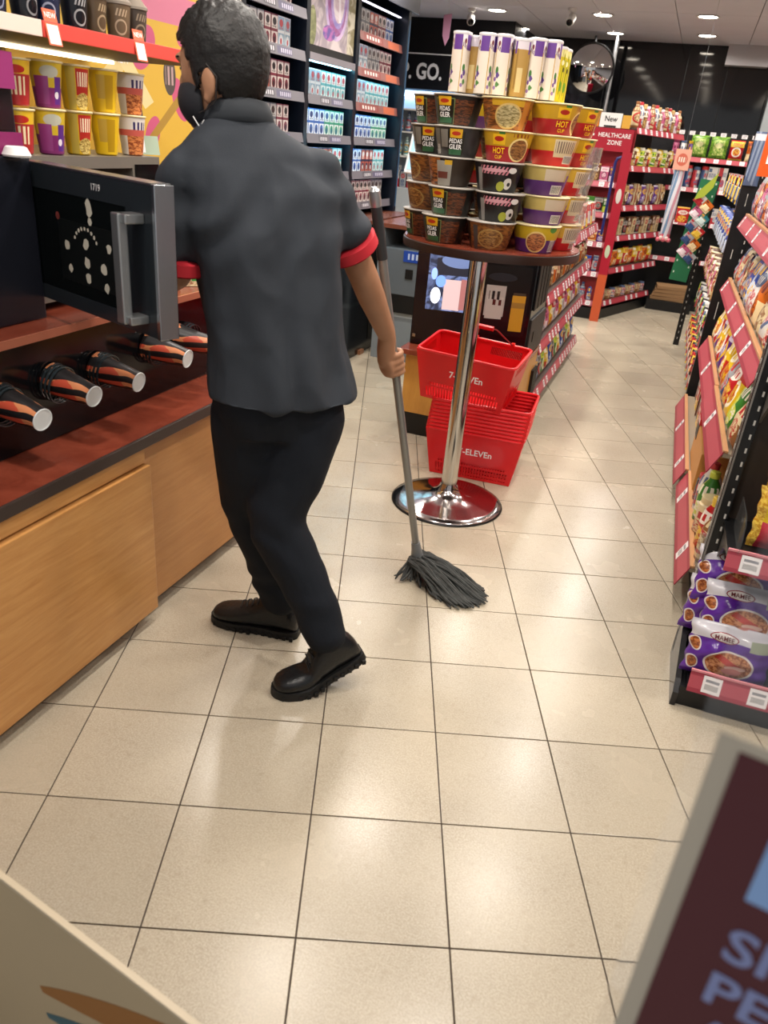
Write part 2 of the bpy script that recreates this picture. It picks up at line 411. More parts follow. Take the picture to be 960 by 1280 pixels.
MB().prism([(-.035, 0), (.035, .01), (.03, -.16), (.0, -.22), (-.03, -.15)], .002, Matrix.Translation((0, 0, -.1)) @ Matrix.Rotation(PI / 2, 4, 'X')).build('paper', pm('pink_paper', '#e8a9cf', .6), t)
# ---- convex mirror
t = thing('convex_mirror', 'round convex security mirror in a black rim high at the back', 'mirror', (-1.20, 8.55, 2.115), math.radians(8))
Mx = Matrix.Rotation(math.radians(92), 4, 'X')
prof = [(.001, .055)] + [(.205 * k / 10, .055 * (1 - (k / 10) ** 2)) for k in range(1, 11)]
MB().lathe(prof[::-1], 40, Mx, cap0=True, cap1=True).build('mirror_face', pm('mirror', '#d8d8d8', .03, 1.0), t, smooth=True, angle=60)
MB().lathe([(.198, -.012), (.215, -.012), (.218, .004), (.205, .008), (.198, .004)], 40, Mx, cap0=True, cap1=False).build('rim', BLACK, t, smooth=True)
MB().tube([(0, .012, 0), (0, .06, .05), (0, .15, .28)], .012).build('arm', DARKGREY, t, smooth=True)
# ---- shop front: open glass leaf with a red sign, low poster panel on the other leaf
FA = math.atan2(-.174, .985)
def onfront(s, k=.35): return (.985 * s + .174 * k, -.174 * s + .985 * k, 0)
w1 = struct(put(None, 'window_1', None, onfront(0), FA))
MB().box(.002, .62, .0015, .0085, .02, 2.35).build('pane', GLASS, w1)
MB().box(.002, .62, -.012, .022, 0, .02).build('bottom_rail', STEEL, w1)
MB().box(.002, .62, -.012, .022, 2.35, ZC).build('top_rail', STEEL, w1)
sg = thing('red_window_sign', 'dark red printed sign with pale lettering stuck on the glass, close to the camera', 'sign', onfront(0, .349), FA)
MB().box(.012, .36, -.0015, 0, .70, 1.157).build('border', pm('sign_border', '#b5aa98', .5), sg)
MB().box(.023, .352, -.0022, -.0015, .708, 1.150).build('panel', pm('sign_dark_red', '#4a0612', .4), sg)
mb = MB(); mb.box(.050, .16, -.0027, -.0022, 1.062, 1.108); mb.build('pale_box', pm('sign_blue_white', '#86a8d8', .5), sg)
for k, (tx, zz) in enumerate((('SI', 1.026), ('PE', .988), ('AR', .950))):
    v, f = text_geo(tx, .02); w = min(p[0] for p in v)
    mb = MB(); mb.text(tx, .036, lambda x, y: (.050 - w * .036 + x, -.0027, zz + y), bold=.02); mb.build('lettering', pm('sign_letter', '#7f88b4', .5), sg)
w2 = struct(put(None, 'window_2', None, onfront(0, .36), FA))
MB().box(-1.35, -.06, .0015, .0085, .02, .515).build('pane', GLASS, w2)
MB().box(-1.35, -.06, -.01, .02, 0, .02).build('bottom_rail', STEEL, w2)
ps = thing('low_poster', 'cream poster with orange and teal swooshes on the low glass near the camera', 'poster', onfront(0, .35), FA)
MB().box(-1.3, -.10, -.001, .001, .03, .548).build('sheet', pm('cream_sheet', '#b09c7c', .5, var=.08, vscale=3), ps)
MB().box(-1.3, -.10, -.004, .0035, .546, .5525).build('edge_strip', pm('cream_edge', '#b7a78d', .4), ps)
def swoosh(s0, z0, L, H, a, col, nm):
    pts = []
    for k in range(25): u = k / 24; pts.append((u * L, H * math.sin(PI * u) ** .8 * .75))
    for k in range(24, -1, -1): u = k / 24; pts.append((u * L, -H * math.sin(PI * u) ** .8 * .25))
    c, s_ = math.cos(a), math.sin(a)
    pl = [(x * c - y * s_ + s0, x * s_ + y * c + z0) for x, y in pts]
    MB().prism(pl[1:25] + pl[26:-1], .0006, Matrix.Translation((0, -.001, 0)) @ Matrix.Rotation(PI / 2, 4, 'X')).build(nm, col, ps)
swoosh(-.655, .352, .62, .055, .42, pm('orange_print', '#8f5a1e', .5), 'orange_swoosh')
swoosh(-.650, .300, .55, .045, .38, pm('teal_print', '#2c5560', .5), 'teal_swoosh')
def wb(mb, name, mats, parent, **kw):
    """build a part whose vertices were written in world coordinates under a placed thing"""
    L = parent.location; a = -parent.rotation_euler[2]; c, s = math.cos(a), math.sin(a)
    mb.v = [((x - L[0]) * c - (y - L[1]) * s, (x - L[0]) * s + (y - L[1]) * c, z - L[2]) for x, y, z in mb.v]
    return mb.build(name, mats, parent, **kw)
# ================================================================== COFFEE COUNTER (left)
cc = thing('counter_cabinet', 'low oak veneered counter cabinet along the left side under the red-brown worktop', 'cabinet', (-1.6, 1.6, 0))
wb(MB().box(-1.95, -1.315, .62, 2.62, .06, .57), 'carcass', woodmat('oak_carcass', '#a97340', '#bb8850', (6, 1.2, 14)), cc)
wb(MB().box(-1.95, -1.36, .62, 2.62, 0, .06), 'kick_plate', BLACK, cc)
wb(MB().box(-1.30, -1.25, .72, 1.648, .045, .520), 'front_panel', OAK, cc, bevel=.003)
wb(MB().box(-1.30, -1.262, .72, 1.640, .527, .574), 'rail', OAK, cc, bevel=.002)
wb(MB().box(-1.318, -1.283, 1.655, 2.60, .045, .566), 'front_panel', woodmat('oak_front', '#b57d45', '#c58f55', (6, 1.2, 14)), cc, bevel=.003)
wb(MB().box(-1.95, -1.30, 2.60, 2.625, .0, .57), 'end_panel', OAK, cc)
wt = thing('counter_worktop', 'red-brown laminate worktop with dark edge on the oak counter', 'worktop', (-1.6, 1.6, .575))
wb(MB().box(-1.97, -1.262, .60, 2.64, .577, .605), 'board', LAMINATE, wt)
wb(MB().box(-1.262, -1.252, .60, 2.64, .5745, .606), 'edge_strip', pm('dark_edge', '#3a2f2b', .35), wt, bevel=.0015)
# cup dispenser cabinet with upper shelf
dc = thing('cup_dispenser_cabinet', 'black cup dispenser cabinet standing on the red-brown worktop under the upper shelf', 'dispenser', (-1.6, 1.6, .606))
wb(MB().box(-1.95, -1.44, .70, 2.36, .606, .884), 'body', GLOSSBLACK, dc, bevel=.003)
CUPS = [(1.335, .752), (1.515, .760), (1.695, .752), (1.930, .765), (2.105, .762)]
ringp = pm('smoked_collar', '#2a3236', .15, coat=.5)
for y, z in CUPS:
    M = Matrix.Translation((-1.44, y, z)) @ Matrix.Rotation(math.radians(-98), 4, 'Y').to_4x4().inverted()
    mbr = MB()
    for q in range(3): mbr.lathe([(.047, .004 + q * .012), (.0495, .004 + q * .012), (.0495, .010 + q * .012), (.047, .010 + q * .012)], 28, M, cap0=False, cap1=False)
    wb(mbr, 'dispenser_collar', ringp, dc, smooth=True)
us = thing('upper_shelf', 'red-brown laminate shelf above the cup dispensers carrying the microwave', 'shelf', (-1.6, 1.6, .885))
wb(MB().box(-1.97, -1.412, .62, 2.36, .886, .903), 'board', LAMINATE, us)
wb(MB().box(-1.412, -1.405, .62, 2.36, .884, .9035), 'edge_strip', pm('copper_edge', '#a4614a', .35), us)
ep = thing('counter_end_board', 'upright oak end board beside the far end of the cup dispenser', 'board', (-1.7, 2.40, .606))
wb(MB().box(-1.95, -1.435, 2.375, 2.40, .606, .97), 'board', woodmat('oak_light', '#c98d4e', '#d9a264', (6, 1.2, 14)), ep, bevel=.002)
# paper cups: printed with orange waves, base outwards
def wavemat():
    m, nt, b = newmat('cup_wave_print'); tc = N(nt, 'ShaderNodeTexCoord')
    mp = N(nt, 'ShaderNodeMapping'); mp.inputs['Scale'].default_value = (1, 1, .55); nt.links.new(tc.outputs['Object'], mp.inputs[0])
    wv = N(nt, 'ShaderNodeTexWave'); wv.inputs['Scale'].default_value = 11; wv.inputs['Distortion'].default_value = 5.0; wv.inputs['Detail'].default_value = 1; wv.inputs['Detail Scale'].default_value = 1.3
    nt.links.new(mp.outputs[0], wv.inputs['Vector'])
    nz = N(nt, 'ShaderNodeTexNoise'); nz.inputs['Scale'].default_value = 14; nt.links.new(tc.outputs['Object'], nz.inputs['Vector'])
    c1 = mixc(nt, mth(nt, 'GREATER_THAN', nz.outputs[0], .5), lin('#c8523a'), lin('#d98a5c'))
    nt.links.new(mixc(nt, mth(nt, 'GREATER_THAN', wv.outputs[0], .62), lin('#1c1a1b'), c1), b.inputs['Base Color'])
    b.inputs['Roughness'].default_value = .4
    return m
WAVE = wavemat()
cup_side = MB(); cup_side.lathe([(.0275, 0), (.030, -.03), (.036, -.09), (.0405, -.13)], 32, cap0=True, cap1=False)
cup_side.lathe([(.0405, -.13), (.044, -.131), (.044, -.136), (.0405, -.137)], 32, cap0=False, cap1=False)
cup_me = cup_side.mesh('cup_wall', WAVE, smooth=True)
base_me = MB().lathe([(.0275, .0008), (.0275, .003), (.0255, .0035), (.025, .0015), (.001, .0012)], 32, cap0=False).mesh('cup_base', pm('cup_base_white', '#e3e6e6', .5), smooth=True)
spot = ['nearest, at the left edge of the photo', 'second nearest', 'middle one, under the microwave door', 'below the free edge of the microwave door', 'farthest, beside the standing man']
for k, (y, z) in enumerate(CUPS):
    t = thing('paper_cup', 'black orange-waved paper cup in the dispenser, ' + spot[k], 'cup', (-1.305, y - .008, z - .012), 0, 'paper cups in the dispenser')
    t.rotation_euler = (0, math.radians(98), math.radians((-6, -4, 0, 2, 14)[k]))
    put(cup_me, 'cup_wall', t); put(base_me, 'cup_base', t)
# ---- microwave oven with open door
MWX, MWY0, MWY1, MZ0, MZ1 = -1.545, 1.60, 2.16, .925, 1.283
mw = thing('microwave_oven', 'dark microwave oven with its steel edged door swung open on the upper shelf', 'microwave', (-1.75, 1.88, .903))
mb = MB(); mb.box(-1.95, MWX, MWY0, MWY0 + .03, MZ0, MZ1); mb.box(-1.95, MWX, MWY1 - .13, MWY1, MZ0, MZ1); mb.box(-1.95, MWX, MWY0 + .03, MWY1 - .13, MZ0, MZ0 + .03); mb.box(-1.95, MWX, MWY0 + .03, MWY1 - .13, MZ1 - .03, MZ1); mb.box(-1.95, -1.92, MWY0 + .03, MWY1 - .13, MZ0 + .03, MZ1 - .03)
wb(mb, 'housing', pm('microwave_grey', '#6b655d', .4), mw)
mb = MB()
for x in (-1.90, -1.60):
    for y in (1.65, 2.11): mb.lathe([(.014, .903), (.016, MZ0)], 12, Matrix.Translation((x, y, 0)))
wb(mb, 'feet', BLACK, mw)
wb(MB().box(MWX, MWX + .004, MWY1 - .12, MWY1 - .01, MZ0 + .02, MZ1 - .02), 'control_panel', GLOSSBLACK, mw)
# door in its own frame: s along the door from hinge to free edge, n out of its outer face
hx, hy = -1.548, 1.601; da = math.radians(-20)
ds = Vector((math.cos(da), math.sin(da), 0)); dn = Vector((math.sin(da), -math.cos(da), 0))
def DP(s, n, z): p = Vector((hx, hy, 0)) + ds * s + dn * n; return (p.x, p.y, z)
def dbox(mb, s0, s1, n0, n1, z0, z1):
    c = DP((s0 + s1) / 2, (n0 + n1) / 2, (z0 + z1) / 2); return mb.obox(c, (ds, -dn, (0, 0, 1)), (s1 - s0, n1 - n0, z1 - z0))
DZ0, DZ1, DL = .957, 1.272, .548
FR = pm('door_frame_black', '#1d2226', .25)
mb = MB(); dbox(mb, 0, DL, -.045, -.006, DZ0, DZ1)
door = wb(mb, 'door', FR, mw)
door_loc = Vector(mw.location)
def dchild(mb, name, mat, **kw):
    mb.v = [tuple(Vector(v) - door_loc) for v in mb.v]; return mb.build(name, mat, door, **kw)
mb = MB(); dbox(mb, .0, DL, -.006, 0, DZ1 - .052, DZ1); dbox(mb, 0, DL, -.006, 0, DZ0, DZ0 + .035); dbox(mb, 0, .04, -.006, 0, DZ0 + .035, DZ1 - .052); dbox(mb, DL - .10, DL, -.006, 0, DZ0 + .035, DZ1 - .052)
dchild(mb, 'door_surround', pm('door_surround', '#23282c', .22))
mb = MB(); dbox(mb, .041, DL - .101, -.0055, -.0015, DZ0 + .036, DZ1 - .053); dchild(mb, 'door_window', pm('door_black_glass', '#070b0a', .06))
mb = MB(); dbox(mb, .040, .0425, -.0015, .0004, DZ0 + .036, DZ1 - .053); dchild(mb, 'window_edge', STEEL)
mb = MB(); dbox(mb, DL, DL + .012, -.047, .0015, DZ0 - .002, DZ1 + .002); dchild(mb, 'steel_edge', pm('steel_edge', '#b9bcc0', .22, 1.0), bevel=.0015)
mb = MB(); dbox(mb, 0, DL, -.047, 0.0005, DZ1, DZ1 + .004); dchild(mb, 'top_strip', STEEL)
mb = MB(); dbox(mb, DL - .075, DL - .047, .030, .052, DZ0 + .028, DZ1 - .058); dbox(mb, DL - .072, DL - .030, .0, .046, DZ1 - .078, DZ1 - .058); dbox(mb, DL - .072, DL - .030, .0, .046, DZ0 + .028, DZ0 + .046)
dchild(mb, 'handle', pm('handle_silver', '#a6a8a8', .3, .85), bevel=.003)
mb = MB(); mb.text('1719', .020, lambda x, y: DP(.335 + x, .0006, DZ1 - .026 + y), bold=.005); dchild(mb, 'lettering', WHITEPRINT)
# instruction sticker on the door glass
mb = MB(); dbox(mb, .155, .402, -.0015, -.0009, DZ0 + .065, DZ0 + .205); dchild(mb, 'sticker', pm('sticker_black', '#0b0f0e', .35))
def blob(s, z, r, n=9, k=.35, sx=1.0):
    pts = []
    for q in range(n):
        rr = r * (1 - k * random.random()); a = 2 * PI * q / n; pts.append(DP(s + sx * rr * math.cos(a), -.0005, z + rr * math.sin(a)))
    ic_ = MB(); ic_.add(pts, [tuple(range(n))]); dchild(ic_, 'sticker_icon', pm('icon_cream', '#c9c4b2', .5))
for s_, z_, r_ in ((.19, .148, .013), (.275, .160, .015), (.275, .120, .015), (.275, .085, .014), (.345, .115, .016), (.372, .165, .013), (.197, .095, .012), (.352, .075, .014)): blob(s_, DZ0 + z_, r_)
for k in range(9):
    a = PI * (.15 + .7 * k / 8); blob(.275 + .052 * math.cos(a), DZ0 + .150 + .045 * math.sin(a), .006, 5)
blob(.300, DZ0 + .245, .024, 11, .5, .7); blob(.300, DZ0 + .213, .010, 6)
mb = MB(); mb.lathe([(.009, 0), (.001, .0002)], 20); mb.v = [DP(.158 + x, -.0004, DZ0 + .210 + y) for x, y, z in mb.v]; dchild(mb, 'sticker_badge', pm('badge_red', '#9e4a44', .5))
# ---- coffee machine at the left edge of the photo
cm = thing('coffee_machine', 'dark coffee machine with a purple front panel at the left edge, beside the microwave', 'coffee machine', (-1.75, 1.35, .903))
wb(MB().box(-1.95, -1.50, 1.12, 1.585, .903, 1.285), 'body', pm('machine_dark', '#181a22', .3), cm, bevel=.004)
wb(MB().box(-1.90, -1.53, 1.20, 1.585, 1.285, 1.500), 'head', pm('machine_screen_dark', '#22202c', .2), cm, bevel=.006)
wb(MB().box(-1.530, -1.522, 1.20, 1.588, 1.425, 1.500), 'top_panel', pm('purple_panel', '#8c2a66', .4), cm)
wb(MB().box(-1.530, -1.518, 1.20, 1.588, 1.288, 1.335), 'drip_panel', pm('purple_panel2', '#7c2157', .4), cm)
wb(MB().box(-1.530, -1.526, 1.22, 1.575, 1.340, 1.420), 'screen', GLOSSBLACK, cm)
mb = MB(); mb.lathe([(.03, 0), (.032, .004), (.024, .02), (.020, .022)], 24, Matrix.Translation((-1.49, 1.535, 1.286))); wb(mb, 'white_dial', WHITE, cm, smooth=True)
# ---- yellow snack pack on the upper shelf
YFOIL = printmat('yellow_foil', ('#d8c01c', '#b89a10', 9.0), [('r', .5, .0, 1, .18, ('#8f5a3a', '#c9b28a', 24.0)), ('e', .5, .52, .13, .10, '#a3271c'), ('r', .86, .22, .2, .12, '#2f7a35')], rough=.25)
mb = MB(); rings = []
for i in range(13):
    v = i / 12; hh = .155 * v; w = .058 * (1 - .93 * v ** 1.3) + .003; d_ = .034 * (1 - .95 * v ** .8) + .001
    rings.append([(w * math.cos(2 * PI * k / 20) + .006 * math.sin(5 * v + k) + .012 * v, d_ * math.sin(2 * PI * k / 20) + .003 * math.sin(k * 2.1 + 9 * v), hh) for k in range(20)])
mb.loft(rings)
tag(mb.build('snack_pouch', YFOIL, None, (-1.485, 2.235, .9045), math.radians(70), smooth=True), 'yellow pointed foil snack pouch standing on the upper shelf beside the man', 'snack pouch')
# ================================================================== PRODUCT PROTOTYPES
PROTO = {}
def wrapfn(rad, ang0=0.0, zc=0.0):
    """text mapped on a cup wall; ang0 = 0 is the front (-Y)"""
    def f(x, y):
        z = zc + y; r = rad(z) + .0006; a = -PI / 2 + ang0 + x / r
        return (r * math.cos(a), r * math.sin(a), z)
    return f
NOODLE = ('#6a4022', '#b07c46', 26.0)
def cup_print(kind):
    if kind == 'pedas': return printmat('p_pedas', '#1a1714', [('r', .64, .45, .075, .42, ('#2a1610', '#6e3a1e', 22.0)), ('r', .36, .45, .05, .45, '#2c2c2e'), ('r', .5, .46, .078, .44, '#6b7a4a'), ('r', .5, .46, .072, .41, '#16180f'), ('r', .5, .80, .052, .15, '#d9a522'), ('e', .5, .80, .036, .07, '#b3321c'), ('r', .5, .17, .062, .09, '#2f6a44')])
    if kind == 'noodle': return printmat('p_noodle', '#2a1c12', [('r', .52, .5, .2, .5, ('#4a2814', '#8a5626', 16.0)), ('e', .5, .45, .10, .36, '#a08048'), ('e', .5, .45, .088, .32, ('#5c3318', '#a87a3e', 30.0)), ('r', .38, .45, .02, .45, '#3c3c3c')])
    if kind == 'red': return printmat('p_red', '#ab1a22', [('r', .5, .84, 2, .32, '#bd921e'), ('e', .45, .97, .02, .12, '#3d7a34'), ('r', .43, .74, .045, .17, '#e2b21f'), ('e', .43, .76, .033, .085, '#a8281c'), ('e', .585, .43, .082, .40, '#ecd08a'), ('e', .585, .43, .070, .34, NOODLE), ('s', .585, .9, .06, .06, '#8a4a18', 0, 14.0)])
    if kind == 'purple': return printmat('p_purple', '#56286e', [('r', .5, .84, 2, .32, '#c3a326'), ('e', .52, .92, .03, .12, '#4b8a3a'), ('r', .55, .3, .03, .22, '#d8d2cf'), ('s', .55, .3, .028, .2, '#333333', 0, 30.0), ('e', .40, .43, .08, .40, '#ddc07a'), ('e', .40, .43, .07, .34, ('#6a3a2a', '#c9824c', 26.0))])
    if kind == 'redinfo': return printmat('p_redinfo', '#c01c24', [('r', .5, .84, 2, .32, '#cfa73a'), ('r', .47, .62, .085, .30, '#d9c6a2'), ('s', .47, .66, .075, .2, '#7d6a5c', 0, 26.0), ('r', .52, .25, .05, .14, '#e3ddd6'), ('s', .52, .25, .045, .12, '#2a2a2a', 0, 40.0)])
    if kind == 'purpleinfo': return printmat('p_purpleinfo', '#56286e', [('r', .5, .84, 2, .30, '#bfa860'), ('r', .47, .75, .08, .2, '#cbb9a0'), ('r', .50, .24, .05, .16, '#e0dad6'), ('s', .50, .24, .045, .13, '#2a2a2a', 0, 40.0), ('r', .61, .4, .035, .36, '#7a4a92')])
    if kind == 'blackpink': return printmat('p_blackpink', '#121116', [('s', .47, .76, .11, .14, '#c9808c', .1, 26.0), ('e', .47, .76, .09, .06, '#d29aa3'), ('e', .60, .78, .032, .10, '#d9d6d2'), ('e', .58, .32, .035, .2, '#d6d2cc'), ('e', .525, .22, .032, .17, '#a9ad35'), ('e', .59, .30, .014, .07, '#141414'), ('r', .355, .4, .02, .42, '#8a8784')])
    if kind == 'grey': return printmat('p_grey', '#2d2b2c', [('r', .44, .55, .03, .38, '#6a675f'), ('r', .51, .62, .03, .3, '#7d7a72'), ('s', .44, .24, .022, .16, '#d9d9d9', 0, 30.0), ('r', .60, .46, .06, .42, '#16180f'), ('r', .60, .80, .042, .15, '#d9a522'), ('e', .60, .8, .03, .07, '#b3321c'), ('r', .60, .17, .05, .09, '#2f6a44')])
    if kind == 'tagged': return printmat('p_tagged', '#2a1d14', [('r', .42, .5, .1, .5, ('#4c2412', '#b06a30', 14.0)), ('r', .55, .46, .055, .44, '#9a968c'), ('r', .54, .40, .04, .12, '#6d3a30'), ('r', .58, .85, .025, .08, '#d1a52e')])
    if kind == 'yellowbowl': return printmat('p_yellowbowl', ('#5a3318', '#a8642a', 14.0), [('r', .5, .92, .12, .14, '#c79a2a'), ('e', .5, .45, .098, .42, '#cfae6a'), ('e', .5, .45, .085, .36, ('#7a6a3a', '#c9b98a', 26.0)), ('r', .63, .5, .03, .5, '#b8742a')])
def noodle_cup(kind, big=True):
    key = ('ncup', kind, big)
    if key in PROTO: return PROTO[key]
    r0, r1, h = (.0625, .0815, .0855) if big else (.0290, .0395, .100)
    rad = lambda z: r0 + (r1 - r0) * z / h
    mb = MB(); mb.lathe([(r0 - .003, 0), (r0, .003), (r1, h)], 36, cap1=False)
    mats = [cup_print(kind) if big else kind, WHITEPRINT, YELLOWPRINT]
    if big and kind in ('pedas', 'grey'):
        a = 0 if kind == 'pedas' else .1 * 2 * PI
        mb.mi = 1
        mb.text('PEDAS', .0180, wrapfn(rad, a, .0455), .012, .82); mb.text('GILER', .0195, wrapfn(rad, a, .0285), .014, .80)
    if big and kind == 'red':
        mb.mi = 2; mb.text('HOT', .024, wrapfn(rad, -.07 * 2 * PI, .030), .014, .8); mb.text('CUP', .014, wrapfn(rad, -.07 * 2 * PI, .012), .012, .9)
    body = mb.mesh('cup_body', mats, smooth=True)
    dark = big and kind in ('pedas', 'noodle', 'grey', 'tagged', 'blackpink')
    lm = pm('lid_grey', '#b3ada4', .4) if dark else pm('lid_cream', '#dfcfa0', .4)
    lid = MB().lathe([(r1 - .002, h - .001), (r1 + .0025, h), (r1 + .0035, h + .0025), (r1 + .002, h + .0045), (r1 - .006, h + .0048), (.002, h + .0050)], 36, cap0=False).mesh('lid', lm, smooth=True)
    PROTO[key] = [('cup_body', body), ('lid', lid)]
    return PROTO[key]
def place(parts, name, label, cat, loc, rz=0.0, group=None, tilt=None, sc=None):
    o = put(parts[0][1], name, None, loc, rz)
    if tilt: o.rotation_euler = (tilt[0], tilt[1], rz)
    if sc: o.scale = (sc, sc, sc)
    tag(o, label, cat, group)
    for nm, me in parts[1:]: put(me, nm, o)
    return o
PAL = {'red': ('#b81d22', '#e8c24a', '#f0e6da'), 'yellow': ('#d9b21e', '#b5281e', '#f2ead0'), 'green': ('#3c7a2c', '#c8d24a', '#eee8d8'), 'blue': ('#27479c', '#c9d6ea', '#e6b832'),
       'purple': ('#5b2a80', '#d9cfe0', '#e0b030'), 'white': ('#d9d5cf', '#b8343a', '#5a6a8a'), 'pink': ('#c8648a', '#f0dfe4', '#7a2a4a'), 'orange': ('#cf6a1e', '#f0d8a8', '#7a2a12'),
       'brown': ('#6a4128', '#c9a468', '#efe2c8'), 'black': ('#1c1b1e', '#a8a39a', '#b8343a'), 'teal': ('#2c7f86', '#d6e8e4', '#e0a83a'), 'silver': ('#a9adb0', '#39507a', '#c23a3a'), 'cream': ('#d8c69c', '#8a5a34', '#b02a2a')}
def pal_mat(pal, style):
    a, b, c = PAL[pal]
    if style == 0: L = [('r', .5, .80, .9, .14, b), ('e', .5, .42, .34, .24, c), ('e', .5, .42, .26, .17, (a, b, 12.0)), ('s', .5, .80, .34, .07, a, 0, 18.0), ('r', .5, .05, .9, .05, b)]
    elif style == 1: L = [('r', .5, .2, .9, .2, b), ('s', .5, .62, .38, .10, c, 0, 16.0), ('e', .62, .28, .22, .18, (c, a, 14.0)), ('r', .2, .85, .16, .08, c)]
    elif style == 2: L = [('e', .5, .66, .38, .14, c), ('s', .5, .66, .26, .07, a, 0, 14.0), ('e', .5, .25, .40, .22, (b, a, 10.0)), ('r', .5, .97, .9, .05, b)]
    else: L = [('r', .3, .5, .22, .5, b), ('s', .68, .7, .2, .1, c, 0, 12.0), ('e', .66, .3, .2, .18, (c, b, 12.0))]
    return printmat('pack_%s_%d' % (pal, style), a, L, rough=.3)
def carton(pal, style, w, d, h):
    key = ('carton', pal, style, w, d, h)
    if key not in PROTO: PROTO[key] = [('carton', MB().box(-w / 2, w / 2, -d / 2, d / 2, 0, h).mesh('carton', pal_mat(pal, style), bevel=min(w, d, h) * .03))]
    return PROTO[key]
def pillow_mesh(w, h, t, mat, nu=14, nv=18, wr=.06, seed=1, crimp=.07):
    mb = MB(); vs = []; fs = []; uv = []
    def P(u, v, side):
        e = max(0, 1 - abs(2 * u - 1) ** 3.0); g = max(0, 1 - abs(2 * v - 1) ** 2.6)
        if v < crimp or v > 1 - crimp: g *= .05
        th = t / 2 * (e * g) ** .6 * (1 + wr * 4 * noise.noise(Vector((u * 5, v * 5, seed + side * 3)))) + .0006
        ww = w * (1 - .06 * math.sin(PI * v) ** .5)
        wob = .012 * w * math.sin(v * 23 + seed)
        return ((u - .5) * ww + wob * (abs(2 * u - 1) ** 4), -th if side == 0 else th, v * h)
    for side in (0, 1):
        o = len(vs)
        for j in range(nv + 1):
            for i in range(nu + 1): vs.append(P(i / nu, j / nv, side))
        for j in range(nv):
            for i in range(nu):
                a = o + j * (nu + 1) + i; q = (a, a + 1, a + nu + 2, a + nu + 1)
                U = [(i / nu, j / nv), ((i + 1) / nu, j / nv), ((i + 1) / nu, (j + 1) / nv), (i / nu, (j + 1) / nv)]
                if side: q = q[::-1]; U = U[::-1]
                fs.append(q); uv.append(U)
    n = (nu + 1) * (nv + 1)
    for j in range(nv):
        for i, fl in ((0, 0), (nu, 1)):
            a = j * (nu + 1) + i; b = a + nu + 1; q = (a, b, b + n, a + n)
            if fl: q = q[::-1]
            fs.append(q); uv.append([(0, 0)] * 4)
    for i in range(nu):
        for j, fl in ((0, 1), (nv, 0)):
            a = j * (nu + 1) + i; q = (a, a + 1, a + 1 + n, a + n)
            if fl: q = q[::-1]
            fs.append(q); uv.append([(0, 0)] * 4)
    mb.add(vs, fs, uv)
    return mb.mesh('pack', mat, smooth=True, angle=60)
def pillow(pal, style, w, h, t, hi=False):
    key = ('pillow', pal, style, w, h, t)
    if key not in PROTO: PROTO[key] = [('pack', pillow_mesh(w, h, t, pal_mat(pal, style), *((14, 18) if hi else (8, 10)), seed=len(PROTO)))]
    return PROTO[key]
def bottle(pal, style, r, h, clear=False):
    key = ('bottle', pal, style, r, h)
    if key not in PROTO:
        b = MB().lathe([(r * .9, 0), (r, h * .03), (r, h * .58), (r * .86, h * .70), (r * .42, h * .84), (r * .40, h * .9)], 14)
        c = MB().lathe([(r * .46, h * .885), (r * .46, h * .985), (r * .38, h)], 12)
        PROTO[key] = [('bottle', b.mesh('bottle', pal_mat(pal, style), smooth=True)), ('cap', c.mesh('cap', pm('cap_' + pal, PAL[pal][1], .4), smooth=True))]
    return PROTO[key]
def jar(pal, style, r, h):
    key = ('jar', pal, style, r, h)
    if key not in PROTO:
        b = MB().lathe([(r * .92, 0), (r, h * .05), (r, h * .8), (r * .8, h * .86)], 14)
        c = MB().lathe([(r * .86, h * .84), (r * .9, h * .86), (r * .9, h * .99), (r * .8, h)], 14)
        PROTO[key] = [('jar', b.mesh('jar', pal_mat(pal, style), smooth=True)), ('lid', c.mesh('lid', pm('lid_' + pal, PAL[pal][2], .4), smooth=True))]
    return PROTO[key]
def blister(pal, style, w, h, t):
    """card with a bubble, as hung on a peg"""
    key = ('blister', pal, style, w, h, t)
    if key not in PROTO:
        b = MB().box(-w / 2, w / 2, -.001, .001, 0, h).mesh('card', pal_mat(pal, style))
        q = MB().loft([[(w * .34 * k * x, -.001 - t * e, h * .36 + h * .26 * k * y) for x, y in ((-1, -1), (1, -1), (1, 1), (-1, 1))] for k, e in ((1, 0), (.95, .7), (.8, 1))]).mesh('bubble', pm('bubble_' + pal, PAL[pal][1], .15))
        PROTO[key] = [('card', b), ('bubble', q)]
    return PROTO[key]
KINDNAME = {'carton': ('box_pack', 'box'), 'pillow': ('snack_bag', 'snack bag'), 'bottle': ('bottle', 'bottle'), 'jar': ('jar', 'jar'), 'blister': ('blister_pack', 'blister pack')}
def make(kind, pal, style, dims):
    return {'carton': carton, 'pillow': pillow, 'bottle': bottle, 'jar': jar, 'blister': blister}[kind](pal, style, *dims)
def fill_row(org, ax, n, pitch, z, rz, seq, where, group, back=0, jit=.004, start='left', tilt=0.0):
    """n countable packs along a shelf; org XY start, ax unit direction XY, seq list of (kind,pal,style,dims)"""
    count = 0
    for k in range(n):
        kind, pal, style, dims = seq[k % len(seq)]
        x = org[0] + ax[0] * pitch * (k + .5); y = org[1] + ax[1] * pitch * (k + .5)
        nm, cat = KINDNAME[kind]
        lab = '%s %s, %s from %s %s' % (pal, cat, ORD[k] if k < 20 else 'number %d' % (k + 1), start, where)
        place(make(kind, pal, style, dims), nm, lab, cat, (x + random.uniform(-jit, jit) * .3, y + random.uniform(-jit, jit) * .3, z), rz + random.uniform(-.06, .06), group, tilt=(tilt + random.uniform(-.02, .02), 0))
        count += 1
    return count
